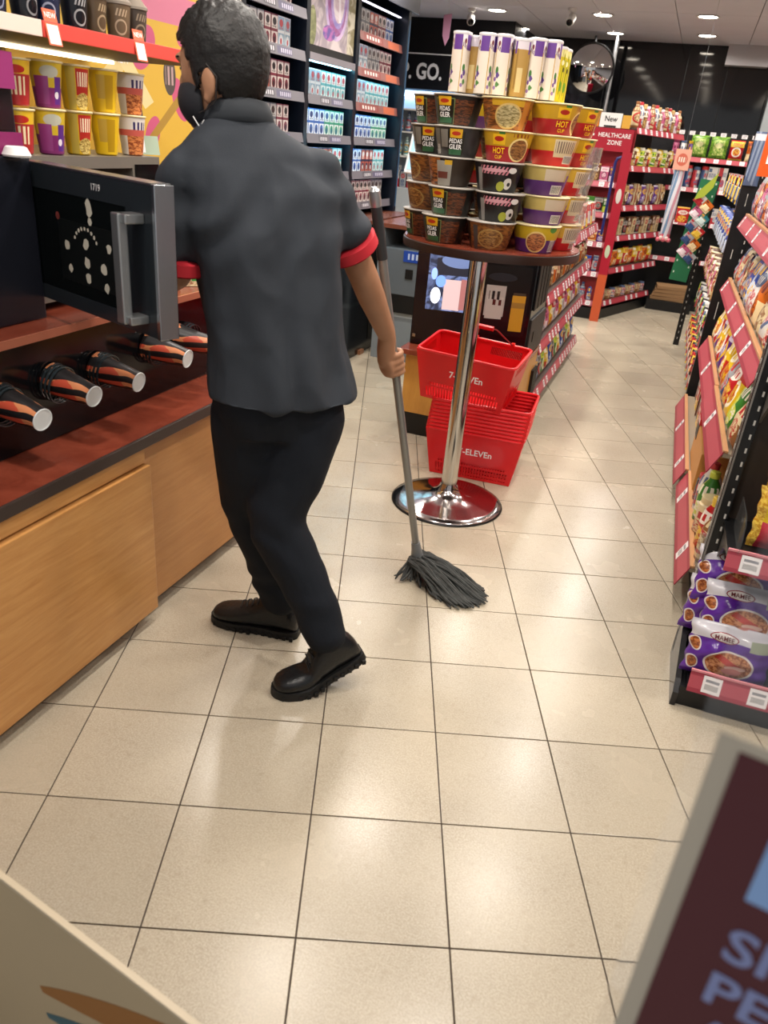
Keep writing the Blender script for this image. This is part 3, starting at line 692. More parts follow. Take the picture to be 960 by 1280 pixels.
# ================================================================== LEFT WALL DISPLAY
# poster behind the noodle cups
po = thing('wall_poster', 'yellow promotional poster with pink shapes and dark badges behind the noodle cups', 'poster', (-1.99, 2.2, 1.2))
PM_ = printmat('poster_print', '#d3ab3e', [('e', .60, .50, .055, .10, '#c4577c', .4), ('e', .80, .30, .045, .10, '#c4577c', -.3), ('e', .63, .14, .04, .08, '#c4577c', .3), ('e', .86, .62, .05, .10, '#c4577c', .6), ('e', .73, .86, .05, .12, '#c4577c', .7), ('e', .62, .82, .05, .10, '#c9607f', -.5), ('r', .72, .68, .20, .06, '#cf7a94'), ('r', .50, .46, .035, .14, '#dcc88c', .7), ('r', .55, .36, .03, .12, '#e0cf98', -.6),
    ('e', .74, .40, .036, .085, '#4f4640'), ('e', .54, .20, .038, .11, '#4c4350'), ('r', .52, .33, .06, .055, '#55506a'), ('s', .52, .33, .045, .03, '#b8b4c8', .1, 8.0), ('r', .70, .20, .018, .16, '#a88434', .75), ('s', .74, .40, .024, .04, '#b89a98', 0, 7.0), ('s', .54, .20, .026, .05, '#a8949c', 0, 7.0)], rough=.45)
mb = MB(); mb.quad((-1.985, 2.05, 1.22), (-1.985, 3.15, 1.22), (-1.985, 3.15, 2.0), (-1.985, 2.05, 2.0)); mb.box(-1.999, -1.986, 2.05, 3.15, 1.22, 2.0)
wb(mb, 'sheet', [PM_], po)
mb = MB(); mb.text('NEW', .034, lambda x, y: (-1.983, 2.58 + x, 1.558 + y), bold=.012); wb(mb, 'lettering', WHITEPRINT, po)
# red shelf with drink cups, over the noodle cups
rs = thing('drink_shelf', 'red edged wall shelf with drink cups above the microwave', 'shelf', (-1.75, 1.8, 1.54))
wb(MB().box(-1.985, -1.510, 1.05, 2.40, 1.542, 1.560), 'board', pm('shelf_dark', '#2c2622', .5), rs)
wb(MB().box(-1.511, -1.500, 1.672, 2.40, 1.540, 1.574), 'red_strip', pm('strip_red', '#d2463c', .4), rs, bevel=.001)
wb(MB().box(-1.511, -1.500, 1.05, 1.668, 1.540, 1.574), 'overexposed_strip', pm('strip_overexposed', '#e6cfc2', .4), rs, bevel=.001)  # near stretch of the red edge, overexposed light painted in as pale colour
wb(MB().box(-1.90, -1.86, 1.60, 2.38, 1.532, 1.541), 'shelf_lamp', pm('shelf_lamp', '#ffffff', .5, emit='#ffe6b8', estr=7.0), rs)
for k, y in enumerate((1.70, 2.03)):
    t = thing('new_tag', ('orange NEW shelf tag, nearer one on the red drink shelf', 'orange NEW shelf tag, farther one on the red drink shelf')[k], 'tag', (-1.497, y, 1.55), 0, 'NEW tags')
    Mt = Matrix.Rotation(math.radians(90), 4, 'Z') @ Matrix.Rotation(math.radians(78), 4, 'X')
    MB().prism([(-.022, -.025), (.022, -.025), (.022, .05), (-.022, .05)], .0015, Mt).build('card', pm('tag_orange', '#d9603a', .5), t)
    mb = MB(); mb.text('NEW', .016, lambda x, y_: tuple(Mt @ Vector((x, .037 + y_, .002))), bold=.012); mb.build('lettering', WHITEPRINT, t)
    MB().prism([(-.018, -.022), (.018, -.022), (.018, .018), (-.018, .018)], .0004, Matrix.Translation((0, 0, 0)) @ Mt @ Matrix.Translation((0, 0, .0016))).build('white_panel', WHITEPRINT, t)
drk = [('navy', '#1d2336', '#8a90a8'), ('navy', '#1d2336', '#8a90a8'), ('dark', '#14161c', '#8d8d90'), ('navy', '#222a44', '#9aa0b4'), ('dark', '#15171d', '#a0a0a0'), ('brown', '#5a4a38', '#a08c70'), ('brown', '#6a5844', '#b09a80'), ('brown', '#4a4038', '#8a7a68')]
drp = ['nearest', 'second', 'third', 'fourth', 'fifth', 'sixth', 'seventh', 'farthest']
for k, (nm, a, b) in enumerate(drk):
    m = printmat('drink_%s_%s' % (nm, a), a, [('e', .5, .42, .09, .2, b), ('e', .5, .42, .07, .15, a), ('s', .5, .78, .08, .09, b, .15, 12.0), ('r', .5, .06, 2, .06, b)], rough=.25)
    key = ('drink', a)
    if key not in PROTO:
        PROTO[key] = [('cup_wall', MB().lathe([(.026, 0), (.027, .004), (.034, .092)], 24, cap1=False).mesh('cup_wall', m, smooth=True)), ('lid', MB().lathe([(.034, .090), (.0365, .091), (.0365, .097), (.034, .100), (.020, .116), (.006, .118)], 24, cap0=False).mesh('lid', pm('drink_lid_' + nm, '#2a2c34' if nm != 'brown' else '#8a8074', .25), smooth=True))]
    y = 1.50 + .0845 * k
    place(PROTO[key], 'drink_cup', '%s ready to drink cup, %s on the red shelf above the microwave' % (nm if nm != 'navy' else 'navy blue', drp[k]), 'drink cup', (-1.548 - .01 * (k % 2), y, 1.5605), math.radians(70) + .3 * (k % 3 - 1), 'drink cups on the red shelf')
# noodle cups on the microwave, two tiers
sm = {'a': printmat('s_maggired', '#a82a2a', [('r', .5, .85, 2, .15, '#d9b02a'), ('e', .5, .8, .1, .09, '#b3281e'), ('s', .5, .45, .1, .2, '#e8d9b0', 0, 12.0)]),
      'b': printmat('s_purple', '#7a2a66', [('r', .5, .80, 2, .34, '#c9ac2c'), ('e', .5, .80, .1, .13, '#b9b9a8'), ('r', .60, .4, .05, .3, '#5a2a80'), ('e', .58, .3, .03, .08, '#e0d8e0'), ('r', .40, .4, .08, .3, '#8a3a78')]),
      'c': printmat('s_yellowred', '#d0a81e', [('r', .55, .66, .09, .3, '#b02c22'), ('s', .55, .72, .07, .16, '#efe0c0', 0, 14.0), ('e', .55, .22, .10, .2, ('#8a6a2a', '#e0c878', 24.0)), ('r', .40, .5, .05, .5, '#b8a040')]),
      'd': printmat('s_yellow', '#d8b21a', [('r', .40, .62, .06, .28, '#b9983a'), ('s', .54, .5, .10, .4, '#b08a14', 0, 3.0)]),
      'e': printmat('s_whitered', '#d9d2cc', [('r', .5, .2, .16, .36, ('#8a4020', '#d98a50', 18.0)), ('r', .5, .6, 2, .08, '#c05a50'), ('s', .5, .78, .1, .1, '#3a3060', 0, 12.0)])}
dsg = ['red and yellow', 'purple and yellow', 'yellow and red', 'plain yellow', 'white and red']
ysp = [1.660, 1.762, 1.868, 1.978, 2.100]
for tier in (0, 1):
    for k, q in enumerate('abcde'):
        p = noodle_cup(sm[q], False)
        place(p, 'noodle_cup', '%s instant noodle cup on the microwave, %s of five in the %s tier' % (dsg[k], ('nearest', 'second', 'third', 'fourth', 'farthest')[k], ('lower', 'upper')[tier]), 'noodle cup',
              (-1.595 + .004 * (k % 2), ysp[k] + .003 * tier, MZ1 + .001 + .1075 * tier), math.radians(62) + .1 * (k - 2), 'noodle cups on the microwave', sc=1.02 if k != 0 else .98)
t = thing('price_card', 'pale green price card with barcode behind the man, on the microwave', 'price card', (-1.60, 2.17, MZ1))
Mt = Matrix.Rotation(math.radians(70), 4, 'Z') @ Matrix.Rotation(math.radians(80), 4, 'X')
MB().prism([(-.05, .002), (.05, .002), (.05, .055), (-.05, .055)], .002, Mt).build('holder', pm('card_green', '#9fb09a', .4), t)
mb = MB(); mb.prism([(-.045, .008), (.0, .008), (.0, .046), (-.045, .046)], .0006, Mt @ Matrix.Translation((0, 0, .002))); mb.build('label', [TAGPRINT], t)
# ================================================================== ROUND TABLE WITH NOODLE CUP TOWER
TX, TY, TZ = -.70, 2.94, 1.082      # pole axis; the top sits a little off centre
tb = thing('bar_table', 'tall round pedestal table with chrome pole and base carrying the noodle cup tower', 'table', (TX, TY, 0))
MB().lathe([(.322, 1.062), (.322, 1.0815), (.318, 1.082), (.002, 1.082)], 64, Matrix.Translation((.034, .011, 0)), cap1=False).build('table_top', LAMINATE, tb, smooth=True)
MB().lathe([(.31, 1.045), (.325, 1.047), (.327, 1.060), (.326, 1.074), (.3222, 1.0765)], 64, Matrix.Translation((.034, .011, 0))).build('dark_edge_band', pm('table_edge', '#2a1a15', .35), tb, smooth=True)
MB().lathe([(.034, .075), (.034, 1.02)], 32).build('pole', CHROME, tb, smooth=True)
MB().lathe([(.11, 1.018), (.11, 1.030), (.05, 1.045)], 24).build('top_plate', BLACK, tb, smooth=True)
MB().lathe([(.234, .0), (.236, .006), (.232, .012), (.20, .018), (.14, .027), (.08, .042), (.05, .060), (.040, .078), (.036, .092)], 64, cap1=True).build('base', pm('base_chrome', '#b9b3b3', .13, 1.0), tb, smooth=True, angle=50)
MB().lathe([(.238, .0), (.240, .004), (.236, .009)], 64, cap0=False, cap1=False).build('rubber_rim', BLACK, tb, smooth=True)
TX, TY = TX + .024, TY + .008
ROWS = [['pedas', 'pedas', 'noodle', 'purple', 'redinfo'], ['noodle', 'pedas', 'blackpink', 'purpleinfo', 'redinfo'], ['noodle', 'tagged', 'blackpink', 'purpleinfo', 'redinfo'], ['grey', 'grey', 'red', 'redinfo', 'red'], ['pedas', 'pedas', 'yellowbowl', 'red', 'red']]
DN = {'pedas': 'black spicy', 'noodle': 'brown noodle-print', 'purple': 'purple and yellow', 'redinfo': 'red and yellow barcoded', 'blackpink': 'black and pink', 'purpleinfo': 'purple barcoded', 'tagged': 'brown grey-tagged', 'grey': 'dark grey back-turned', 'red': 'red and yellow', 'yellowbowl': 'orange bowl-print'}
va = math.atan2(-TY, -TX)      # direction from the table to the camera
RN = ['bottom', 'second', 'third', 'fourth', 'top']; CN = ['far left', 'left', 'middle', 'right', 'far right']
HC = .0910
FANG = [-80, -39.5, 1.5, 42, 81.5, 122, 162, 201.5, 241]
for row in range(5):
    for k in range(9):
        ang = va + math.radians(FANG[k] + (3 if row % 2 else -1)); front = k < 5
        kind = ROWS[row][k] if front else ('red', 'purple', 'noodle', 'pedas', 'redinfo')[(k + row) % 5]
        rr = .241
        x, y = TX + rr * math.cos(ang), TY + rr * math.sin(ang)
        face = ang + PI / 2
        lab = '%s noodle cup, %s tier of the table tower, %s in front' % (DN[kind], RN[row], CN[k]) if front else '%s noodle cup, back of the table tower, %s tier, %s from right' % (DN[kind], RN[row], ORD[k - 5])
        place(noodle_cup(kind), 'noodle_cup', lab, 'noodle cup', (x, y, TZ + .0005 + HC * row), face + random.uniform(-.12, .12) + (.45 if front and k == 0 else -.35 if k == 4 else 0), 'noodle cups in the table tower')
for row in range(5):
    place(noodle_cup('red'), 'noodle_cup', 'red and yellow noodle cup hidden inside the table tower, %s tier' % RN[row], 'noodle cup', (TX, TY, TZ + .0005 + HC * row), va, 'noodle cups inside the table tower')
ZT = TZ + HC * 5 + .001
CARW = printmat('tall_white', '#d8cbbb', [('r', .5, .95, 2, .05, '#d9d2d6'), ('r', .84, .86, .16, .13, '#5f3684'), ('s', .40, .80, .30, .035, '#4f2a68', .1, 9.0), ('e', .42, .88, .16, .045, '#6a2a3a'), ('e', .50, .42, .20, .07, '#3f7034'), ('e', .62, .34, .20, .055, '#563a7c'), ('e', .34, .27, .16, .04, '#6d4488'), ('e', .66, .18, .18, .05, '#4a7a3a'), ('e', .35, .12, .2, .035, '#8a6a9a'), ('r', .06, .4, .06, .4, '#b8924a')], rough=.4)
CARY = printmat('tall_yellow', '#cdb71c', [('r', .5, .93, 2, .07, '#e0d68e'), ('s', .5, .5, .42, .40, '#8f8f1a', .25, 7.0), ('e', .45, .3, .2, .1, '#5a8a2e'), ('e', .6, .62, .14, .05, '#4a3a1a'), ('e', .35, .75, .2, .05, '#e6e0b0')], rough=.4)
CARB = printmat('tall_tan', '#a5813f', [('r', .5, .93, 2, .08, '#d0c6cc'), ('r', .2, .88, .14, .11, '#5f3684'), ('s', .6, .5, .2, .36, '#8a6a2e', 0, 3.0), ('r', .8, .3, .12, .22, '#c9b27a')], rough=.4)
def tallmesh(m, h):
    n = 4; r = .0245; ringp = []
    for q in range(4):
        for e in range(5):
            a = PI / 4 + q * PI / 2 + (e - 2) * .16 - PI; ringp.append((r * 1.18 * math.cos(a) * (1 if e in (1, 2, 3) else .985), r * 1.18 * math.sin(a)))
    body = MB(); body.loft([[(x, y, z) for x, y in ringp] for z in (0, h * .5, h)])
    for q in range(40): k_ = q % 20 % 5; v0, v1 = q // 20 / 2, q // 20 / 2 + .5; body.u[q] = [(k_ / 5, v0), ((k_ + 1) / 5, v0), ((k_ + 1) / 5, v1), (k_ / 5, v1)]
    lid = MB(); lid.loft([[(x * s, y * s, z) for x, y in ringp] for s, z in ((1.03, h), (1.06, h + .003), (1.04, h + .007), (.9, h + .008))])
    return [('carton_body', body.mesh('carton_body', m, smooth=True)), ('lid', lid.mesh('lid', pm('tall_lid', '#e0dbdd', .4), smooth=True))]
TW, TYL, TBR = tallmesh(CARW, .158), tallmesh(CARY, .146), tallmesh(CARB, .152)
vx, vy = math.cos(va), math.sin(va); rx, ry = -vy, vx     # towards camera, to the right as seen by the camera
tall = [(-.165, .215, TW, 'white'), (-.140, .150, TBR, 'tan'), (-.105, .185, TBR, 'tan'), (-.065, .225, TW, 'white'), (-.030, .165, TW, 'white'), (-.002, .225, TW, 'white'), (.040, .170, TW, 'white'), (.070, .215, TBR, 'tan'), (.100, .160, TBR, 'tan'), (.128, .200, TW, 'white'), (.158, .150, TW, 'white'), (.192, .180, TW, 'white'), (.220, .135, TYL, 'yellow'), (.240, .085, TYL, 'yellow'), (.185, .090, TYL, 'yellow')]
for k, (s_, f_, p, cn) in enumerate(tall):
    s_ = -.165 + (s_ + .165) * .80
    place(p, 'snack_tube', '%s tall snack carton standing on top of the cup tower, %s counted from the left' % (cn, ORD[k]), 'snack carton', (TX + rx * s_ + vx * f_, TY + ry * s_ + vy * f_, ZT + .005), va + PI / 2 + random.uniform(-.35, .35), 'tall cartons on the cup tower')
# crumpled clear bag hanging at the right of the tower
mb = MB(); rings = []
for i in range(15):
    v = i / 14; w = .030 * (1 - .5 * v) * (1 + .25 * math.sin(9 * v)) + .010; d_ = .030 * (1 - .5 * v) + .006
    rings.append([(w * math.cos(2 * PI * k / 18) * (1 + .6 * noise.noise(Vector((k * .7, v * 6, 1)))) + .05 * v, d_ * math.sin(2 * PI * k / 18) * (1 + .4 * noise.noise(Vector((k * .9, v * 7, 5)))), .31 * v) for k in range(18)])
mb.loft(rings)
tag(mb.build('plastic_bag', pm('film_grey', '#c4c2bd', .10, trans=.6, alpha=.38), None, (TX + rx * .268 + vx * .07, TY + ry * .268 + vy * .07, TZ + .03), va + PI / 2, smooth=True), 'crumpled clear plastic bag hanging at the right of the noodle cup tower', 'plastic bag')
# ================================================================== SHOPPING BASKETS
BW, BD, BH = .445, .315, .225      # rim width, rim depth, height
def basket_parts():
    if 'basket' in PROTO: return PROTO['basket']
    def wall(mb, A, B, C_, D, cols, slots):
        """panel A,B bottom C,D top; slots = list of (v0,v1) bands with slit openings"""
        A, B, C_, D = map(Vector, (A, B, C_, D))
        def P(u, v): return (A * (1 - u) + B * u) * (1 - v) + (D * (1 - u) + C_ * u) * v
        vs_ = sorted({0, 1} | {x for s in slots for x in s[:2]})
        for v0, v1 in zip(vs_[:-1], vs_[1:]):
            s = [s for s in slots if s[0] <= v0 and s[1] >= v1]
            if not s: mb.add([P(0, v0), P(1, v0), P(1, v1), P(0, v1)], [(0, 1, 2, 3)]); continue
            u0, u1 = s[0][2], s[0][3]
            mb.add([P(0, v0), P(u0, v0), P(u0, v1), P(0, v1)], [(0, 1, 2, 3)]); mb.add([P(u1, v0), P(1, v0), P(1, v1), P(u1, v1)], [(0, 1, 2, 3)])
            for c in range(cols):
                a = u0 + (u1 - u0) * c / cols; b = a + (u1 - u0) / cols * .48
                mb.add([P(a, v0), P(b, v0), P(b, v1), P(a, v1)], [(0, 1, 2, 3)])
    tp = .84
    w, d, w0, d0 = BW / 2, BD / 2, BW / 2 * tp, BD / 2 * tp
    b = [(-w0, -d0, 0), (w0, -d0, 0), (w0, d0, 0), (-w0, d0, 0)]; t_ = [(-w, -d, BH), (w, -d, BH), (w, d, BH), (-w, d, BH)]
    mb = MB()
    lo = [(.10, .30, .06, .94), (.80, .93, .3, .9)]
    for i in range(4):
        j = (i + 1) % 4
        wall(mb, b[i], b[j], t_[j], t_[i], 26 if i % 2 == 0 else 18, [(.06, .26, .06, .94), (.30, .36, .1, .9)] + ([(.74, .90, .08, .42)] if i == 2 else []) + ([(.74, .9, .2, .8)] if i % 2 else []))
    mb.add(b, [(0, 1, 2, 3)])
    me = mb.mesh('basket_shell', RED)
    mdo = put(me, 'x'); sd = mdo.modifiers.new('s', 'SOLIDIFY'); sd.thickness = .0035; sd.offset = 0
    shell = bpy.data.meshes.new_from_object(mdo.evaluated_get(bpy.context.evaluated_depsgraph_get())); bpy.data.objects.remove(mdo)
    shell.name = 'basket_shell'
    rim = MB(); rc = .03; pts = []
    for cx, cy, a0 in ((w - rc, -d + rc, -90), (w - rc, d - rc, 0), (-w + rc, d - rc, 90), (-w + rc, -d + rc, 180)):
        for q in range(5): a = math.radians(a0 + 22.5 * q); pts.append((cx + rc * math.cos(a), cy + rc * math.sin(a), BH))
    rim.tube(pts, (.0065), 8, closed=True)
    PROTO['basket'] = [('basket_shell', shell), ('rim', rim.mesh('rim', pm('basket_rim_red', '#e2242a', .3), smooth=True))]
    return PROTO['basket']
bp_ = basket_parts()
hand = MB(); hand.tube([(-.11, -.158, .218), (-.105, -.05, .30), (-.10, .0, .325)], .003, 6); hand.tube([(.11, -.158, .218), (.105, -.05, .30), (.10, 0, .325)], .003, 6)
letters = {}
def blet(txt):
    if txt not in letters:
        mb = MB(); mb.text(txt, .042, lambda x, y: (.015 + x, -BD / 2 * (.84 + .16 * (.135 + y) / BH) - .0028, .135 + y), .016, .95); letters[txt] = mb.mesh('lettering', WHITEPRINT)
    return letters[txt]
bx, by, brz = -.690, 3.365, math.radians(4)
RIMP = .0165
nst = 9
for k in range(nst):
    o = place(bp_, 'shopping_basket', 'red shopping basket nested in the stack on the floor, %s' % ('lowest one with white lettering' if k == 0 else 'topmost of the nested ones' if k == nst - 1 else '%s from the bottom' % ORD[k]), 'basket', (bx + .0012 * k, by + .002 * k, .001 + RIMP * k), brz, 'nested red baskets')
    if k == 0: put(blet('7-ELEVEn'), 'lettering', o)
# upper basket standing askew on the stack
ub = tag(put(bp_[0][1], 'shopping_basket', None, (-.765, 3.36, .352), 0), 'red shopping basket standing askew on top of the nested stack, handles up', 'basket', 'loose red basket')
ub.rotation_euler = (math.radians(4), math.radians(2.5), math.radians(-2))
put(bp_[1][1], 'rim', ub); put(blet('7-ELEVEn'), 'lettering', ub)
for sy in (1,):
    h_ = MB(); h_.tube([(.13, BD / 2 * .98, BH), (.075, .02, BH + .098), (.055, .0, BH + .105)], .0032, 6); h_.tube([(-.045, BD / 2 * .98, BH), (-.005, .02, BH + .098), (.0, .0, BH + .105)], .0032, 6)
    ho = h_.build('handle_wire', pm('handle_wire', '#8a2a2a', .35), ub, smooth=True)
    g_ = MB(); g_.tube([(-.01, 0, BH + .106), (.065, -.002, BH + .106)], .0105, 10); g_.build('handle_grip', RED, ub, smooth=True)
    MB().box(.122, .138, BD / 2 - .01, BD / 2 + .008, BH - .004, BH + .012).build('handle_clip', RED, ub); MB().box(-.053, -.037, BD / 2 - .01, BD / 2 + .008, BH - .004, BH + .012).build('handle_clip', RED, ub)
# ================================================================== MOP
mp = thing('mop', 'grey string mop held upright by the man, its head resting on the tiles', 'mop', (-.61, 2.30, 0))
H0, H1 = Vector((-.628, 2.293, .085)), Vector((-.759, 1.960, 1.271))
wb(MB().tube([H0 + (H1 - H0) * .02, H0 + (H1 - H0) * .985], .0125, 16), 'handle', pm('mop_grey', '#8a8a88', .35, .6), mp, smooth=True)
wb(MB().tube([H0 + (H1 - H0) * .86, H0 + (H1 - H0) * .97], .0145, 16), 'grip_sleeve', pm('mop_grip', '#2a2b2d', .5), mp, smooth=True)
ax_ = (H1 - H0).normalized()
wb(MB().tube([H1 - ax_ * .035, H1 - ax_ * .02, H1 + ax_ * .004, H1 + ax_ * .012], [.0145, .0155, .0145, .006], 16), 'end_cap', pm('mop_cap', '#a5a7a8', .3, .7), mp, smooth=True)
wb(MB().tube([H0 - ax_ * .035, H0 - ax_ * .02, H0 + ax_ * .02, H0 + ax_ * .055], [.026, .024, .018, .0155], 20), 'socket', pm('mop_socket', '#77797a', .4), mp, smooth=True)
wb(MB().tube([H0 - ax_ * .040, H0 - ax_ * .028], .031, 20), 'socket_ring', pm('mop_ring', '#b5b7b8', .3), mp, smooth=True)
ms = MB(); rnd = random.Random(3)
B0 = H0 - ax_ * .03
fan = Vector((.905, -.30, 0)).normalized(); side = Vector((.31, .95, 0)).normalized()
for k in range(420):
    u = rnd.uniform(-1, 1); L = rnd.uniform(.62, 1.0)
    tgt = B0 + fan * (.300 * L * (1 - .30 * u * u) - .0) + side * (u * .088 + rnd.uniform(-.02, .02)); tgt.z = rnd.uniform(.004, .016)
    if rnd.random() < .22: tgt = B0 + Vector((rnd.uniform(-.055, .07), rnd.uniform(-.09, .06), 0)); tgt.z = rnd.uniform(.004, .02)
    hgt = rnd.uniform(.0, .05) * (1 - .4 * abs(u)); pts = []
    st_ = B0 + side * (u * .03) + Vector((rnd.uniform(-.02, .02), rnd.uniform(-.02, .02), rnd.uniform(-.012, .02)))
    ph = rnd.uniform(0, 6)
    for q in range(9):
        t_ = q / 8; p = st_.lerp(tgt, t_)
        p.z = st_.z * (1 - t_) ** 1.2 + tgt.z * t_ + hgt * math.sin(PI * min(1, t_ * 1.15)) ** 1.0 * (1 - t_ * .3)
        p += side * (.006 * math.sin(7 * t_ + ph)) + Vector((0, 0, .003 * math.sin(9 * t_ + ph)))
        p.z = max(p.z, .0035); pts.append(p)
    ms.tube(pts, [.0042] * 8 + [.0022], 5)
o = wb(ms, 'strands', pm('mop_yarn', '#4d4e4c', .9, var=.45, vscale=60), mp, smooth=True); o['kind'] = 'stuff'
# ================================================================== CIGARETTE CABINET (behind the man)
CX = -2.10
cg = thing('cigarette_cabinet', 'tall dark blue backlit cigarette cabinet behind the man', 'cabinet', (-2.25, 4.4, 0))
NAVY = pm('cabinet_navy', '#101722', .3)
wb(MB().box(-2.449, -2.40, 3.60, 5.83, .90, 2.30), 'back_panel', pm('cabinet_back', '#1b2a38', .4), cg)
wb(MB().box(-2.449, CX + .06, 3.60, 5.83, 2.28, 2.36), 'top_box', NAVY, cg)
wb(MB().box(CX + .055, CX + .065, 3.60, 5.86, 2.14, 2.36), 'fascia', pm('fascia_grey', '#3a3c44', .3), cg)
for y in (3.62, 4.29, 4.97): wb(MB().box(-2.44, CX, y - .022, y + .022, .90, 2.28), 'divider', NAVY, cg)
wb(MB().box(-2.44, CX + .03, 5.755, 5.805, .88, 2.30), 'end_pillar', NAVY, cg, bevel=.004)
wb(MB().box(CX + .028, CX + .034, 5.775, 5.788, .92, 2.10), 'pillar_trim', pm('trim_blue', '#3d5a76', .3), cg)
wb(MB().box(-2.44, CX, 3.585, 3.600, .9, 2.28), 'cream_edge', pm('edge_cream', '#cfc6b0', .4), cg)
LEDC = pm('led_cyan', '#ffffff', .5, emit='#8fe6ff', estr=17.0)
LEDW = pm('led_white', '#ffffff', .5, emit='#e8e6ff', estr=2.5)
SHZ = [.961, 1.153, 1.355, 1.552, 1.745, 1.935, 2.125]
bays = [(3.645, 4.265), (4.315, 4.945), (4.995, 5.750)]
STRIPG = printmat('cab_strip', '#68656c', [('r', .35, .5, .10, .34, '#4a474e'), ('r', .62, .5, .13, .34, '#55516a'), ('s', .36, .5, .08, .2, '#c9c6cc', 0, 14.0), ('s', .64, .5, .1, .2, '#b8b4c4', 0, 18.0)], rough=.4)
STRIPO = printmat('cab_strip_orange', '#7d4a44', [('r', .3, .5, .22, .4, '#7a2f2a'), ('s', .3, .5, .16, .2, '#e0cfc8', 0, 16.0), ('r', .78, .5, .14, .42, '#b0552f')], rough=.4)
CIG = {'teal': ('#5fb0b8', '#e8f0ee', '#c0505a'), 'blue': ('#3c6ab4', '#e8ecf0', '#2a3a6a'), 'white': ('#d6dadc', '#8aa6b8', '#b04a50'), 'wine': ('#7a3040', '#d9cfc8', '#2a2024'), 'grey': ('#6d6f74', '#b9b6b2', '#3a2a2c'), 'green': ('#3a9a7a', '#e4ece8', '#2a5a8a'), 'navy': ('#28344f', '#c0624a', '#d8d4d0')}
def cigpack(c):
    key = ('cig', c)
    if key not in PROTO:
        a, b, d = CIG[c]
        m = printmat('cig_' + c, a, [('r', .5, .76, .44, .20, b), ('e', .5, .78, .28, .12, d), ('s', .5, .62, .3, .03, d, 0, 8.0), ('r', .5, .25, .44, .22, b), ('e', .5, .26, .30, .17, a), ('e', .5, .22, .14, .10, d)], rough=.3)
        PROTO[key] = [('pack', MB().box(-.023, .0, -.0325, .0325, 0, .140).mesh('pack', m, bevel=.0008))]
    return PROTO[key]
BAYN = ['bay beside the head of the man', 'bay under the backlit poster', 'bay nearest the black lettered wall']
SHN = ['lowest', 'second lowest', 'third lowest', 'fourth lowest', 'fifth lowest', 'sixth lowest']
ncig = 0
for bi, (y0, y1) in enumerate(bays):
    for si in range(6):
        z = SHZ[si]
        if bi == 1 and si >= 4: continue
        sh = wb(MB().box(-2.40, CX - .012, y0, y1, z - .010, z), 'shelf', NAVY, cg)
        L = Vector(cg.location)
        lo = bi >= 1
        mb = MB(); mb.quad((CX + .004, y0, z - .036), (CX + .004, y1, z - .036), (CX - .004, y1, z + .012), (CX - .004, y0, z + .012)); mb.box(CX - .012, CX - .005, y0, y1, z - .036, z + .010)
        mb.v = [tuple(Vector(v) - L) for v in mb.v]; mb.build('price_strip', [STRIPO if (bi == 2 and si in (3, 4, 5)) else STRIPG], sh)
        zt = SHZ[si + 1] - .014
        mb = MB(); mb.box(CX - .034, CX - .016, y0 + .02, y1 - .02, zt - .008, zt - .002); mb.v = [tuple(Vector(v) - L) for v in mb.v]
        mb.build('led_strip', LEDC if (lo and si in (1, 2, 3)) else LEDW, sh)
        seqs = {0: ['wine', 'wine', 'grey'], 1: ['blue', 'navy', 'teal'], 2: ['blue', 'blue', 'green', 'green'], 3: ['white', 'teal', 'teal'], 4: ['white', 'grey', 'wine'], 5: ['grey', 'navy', 'wine', 'blue']}[si]
        if bi == 0: seqs = [['grey', 'navy', 'wine'], ['navy', 'wine', 'grey'], ['navy', 'grey', 'wine'], ['navy', 'wine'], ['grey', 'wine', 'white'], ['grey', 'wine']][si]
        n = int((y1 - y0 - .06) / .071)
        for k in range(n):
            c = seqs[(k * len(seqs)) // n]
            place(cigpack(c), 'cigarette_pack', '%s cigarette pack, %s from left, %s shelf, %s' % (c, ORD[k], SHN[si], BAYN[bi]), 'cigarette pack', (CX - .040, y0 + .060 + .071 * k, z + .0005), random.uniform(-.05, .05), 'packs in the cigarette cabinet, %s' % BAYN[bi]); ncig += 1
# backlit poster in the middle bay
PO2 = printmat('swirl_poster', ('#8f8288', '#c2b4b2', 3.0), [('r', .16, .5, .16, .6, ('#857a80', '#c9bcb8', 4.0), .25), ('e', .56, .52, .27, .42, ('#9a8cb0', '#c0a8c4', 5.0)), ('e', .56, .52, .22, .37, ('#8a4a7a', '#a07ab0', 4.0)), ('e', .585, .54, .17, .31, ('#7d70a8', '#b09ac0', 4.0)), ('e', .60, .55, .13, .26, ('#b8a0a8', '#d0c4c4', 4.0)), ('r', .66, .62, .12, .025, '#ded8d8', -.2), ('r', .62, .5, .025, .2, '#d8ccd0', -.1), ('e', .40, .16, .14, .08, ('#5a4a88', '#a8629a', 8.0)), ('r', .93, .3, .10, .4, ('#7a7050', '#b8b09c', 7.0)), ('e', .04, .18, .08, .2, ('#5e6040', '#8a8a60', 7.0))], rough=.4, emit=.35)
pp = wb(MB().box(CX - .06, CX - .012, 4.318, 4.945, 1.755, 2.275), 'poster_box', BLACK, cg)
L = Vector(cg.location)
mb = MB(); mb.quad((CX - .011, 4.335, 1.80), (CX - .011, 4.93, 1.80), (CX - .011, 4.93, 2.27), (CX - .011, 4.335, 2.27)); mb.v = [tuple(Vector(v) - L) for v in mb.v]; mb.build('poster_face', [PO2], pp)
mb = MB(); mb.box(CX - .011, CX + .002, 4.318, 4.945, 1.725, 1.762); mb.v = [tuple(Vector(v) - L) for v in mb.v]; mb.build('poster_ledge', pm('ledge_grey', '#8a868c', .4), pp)
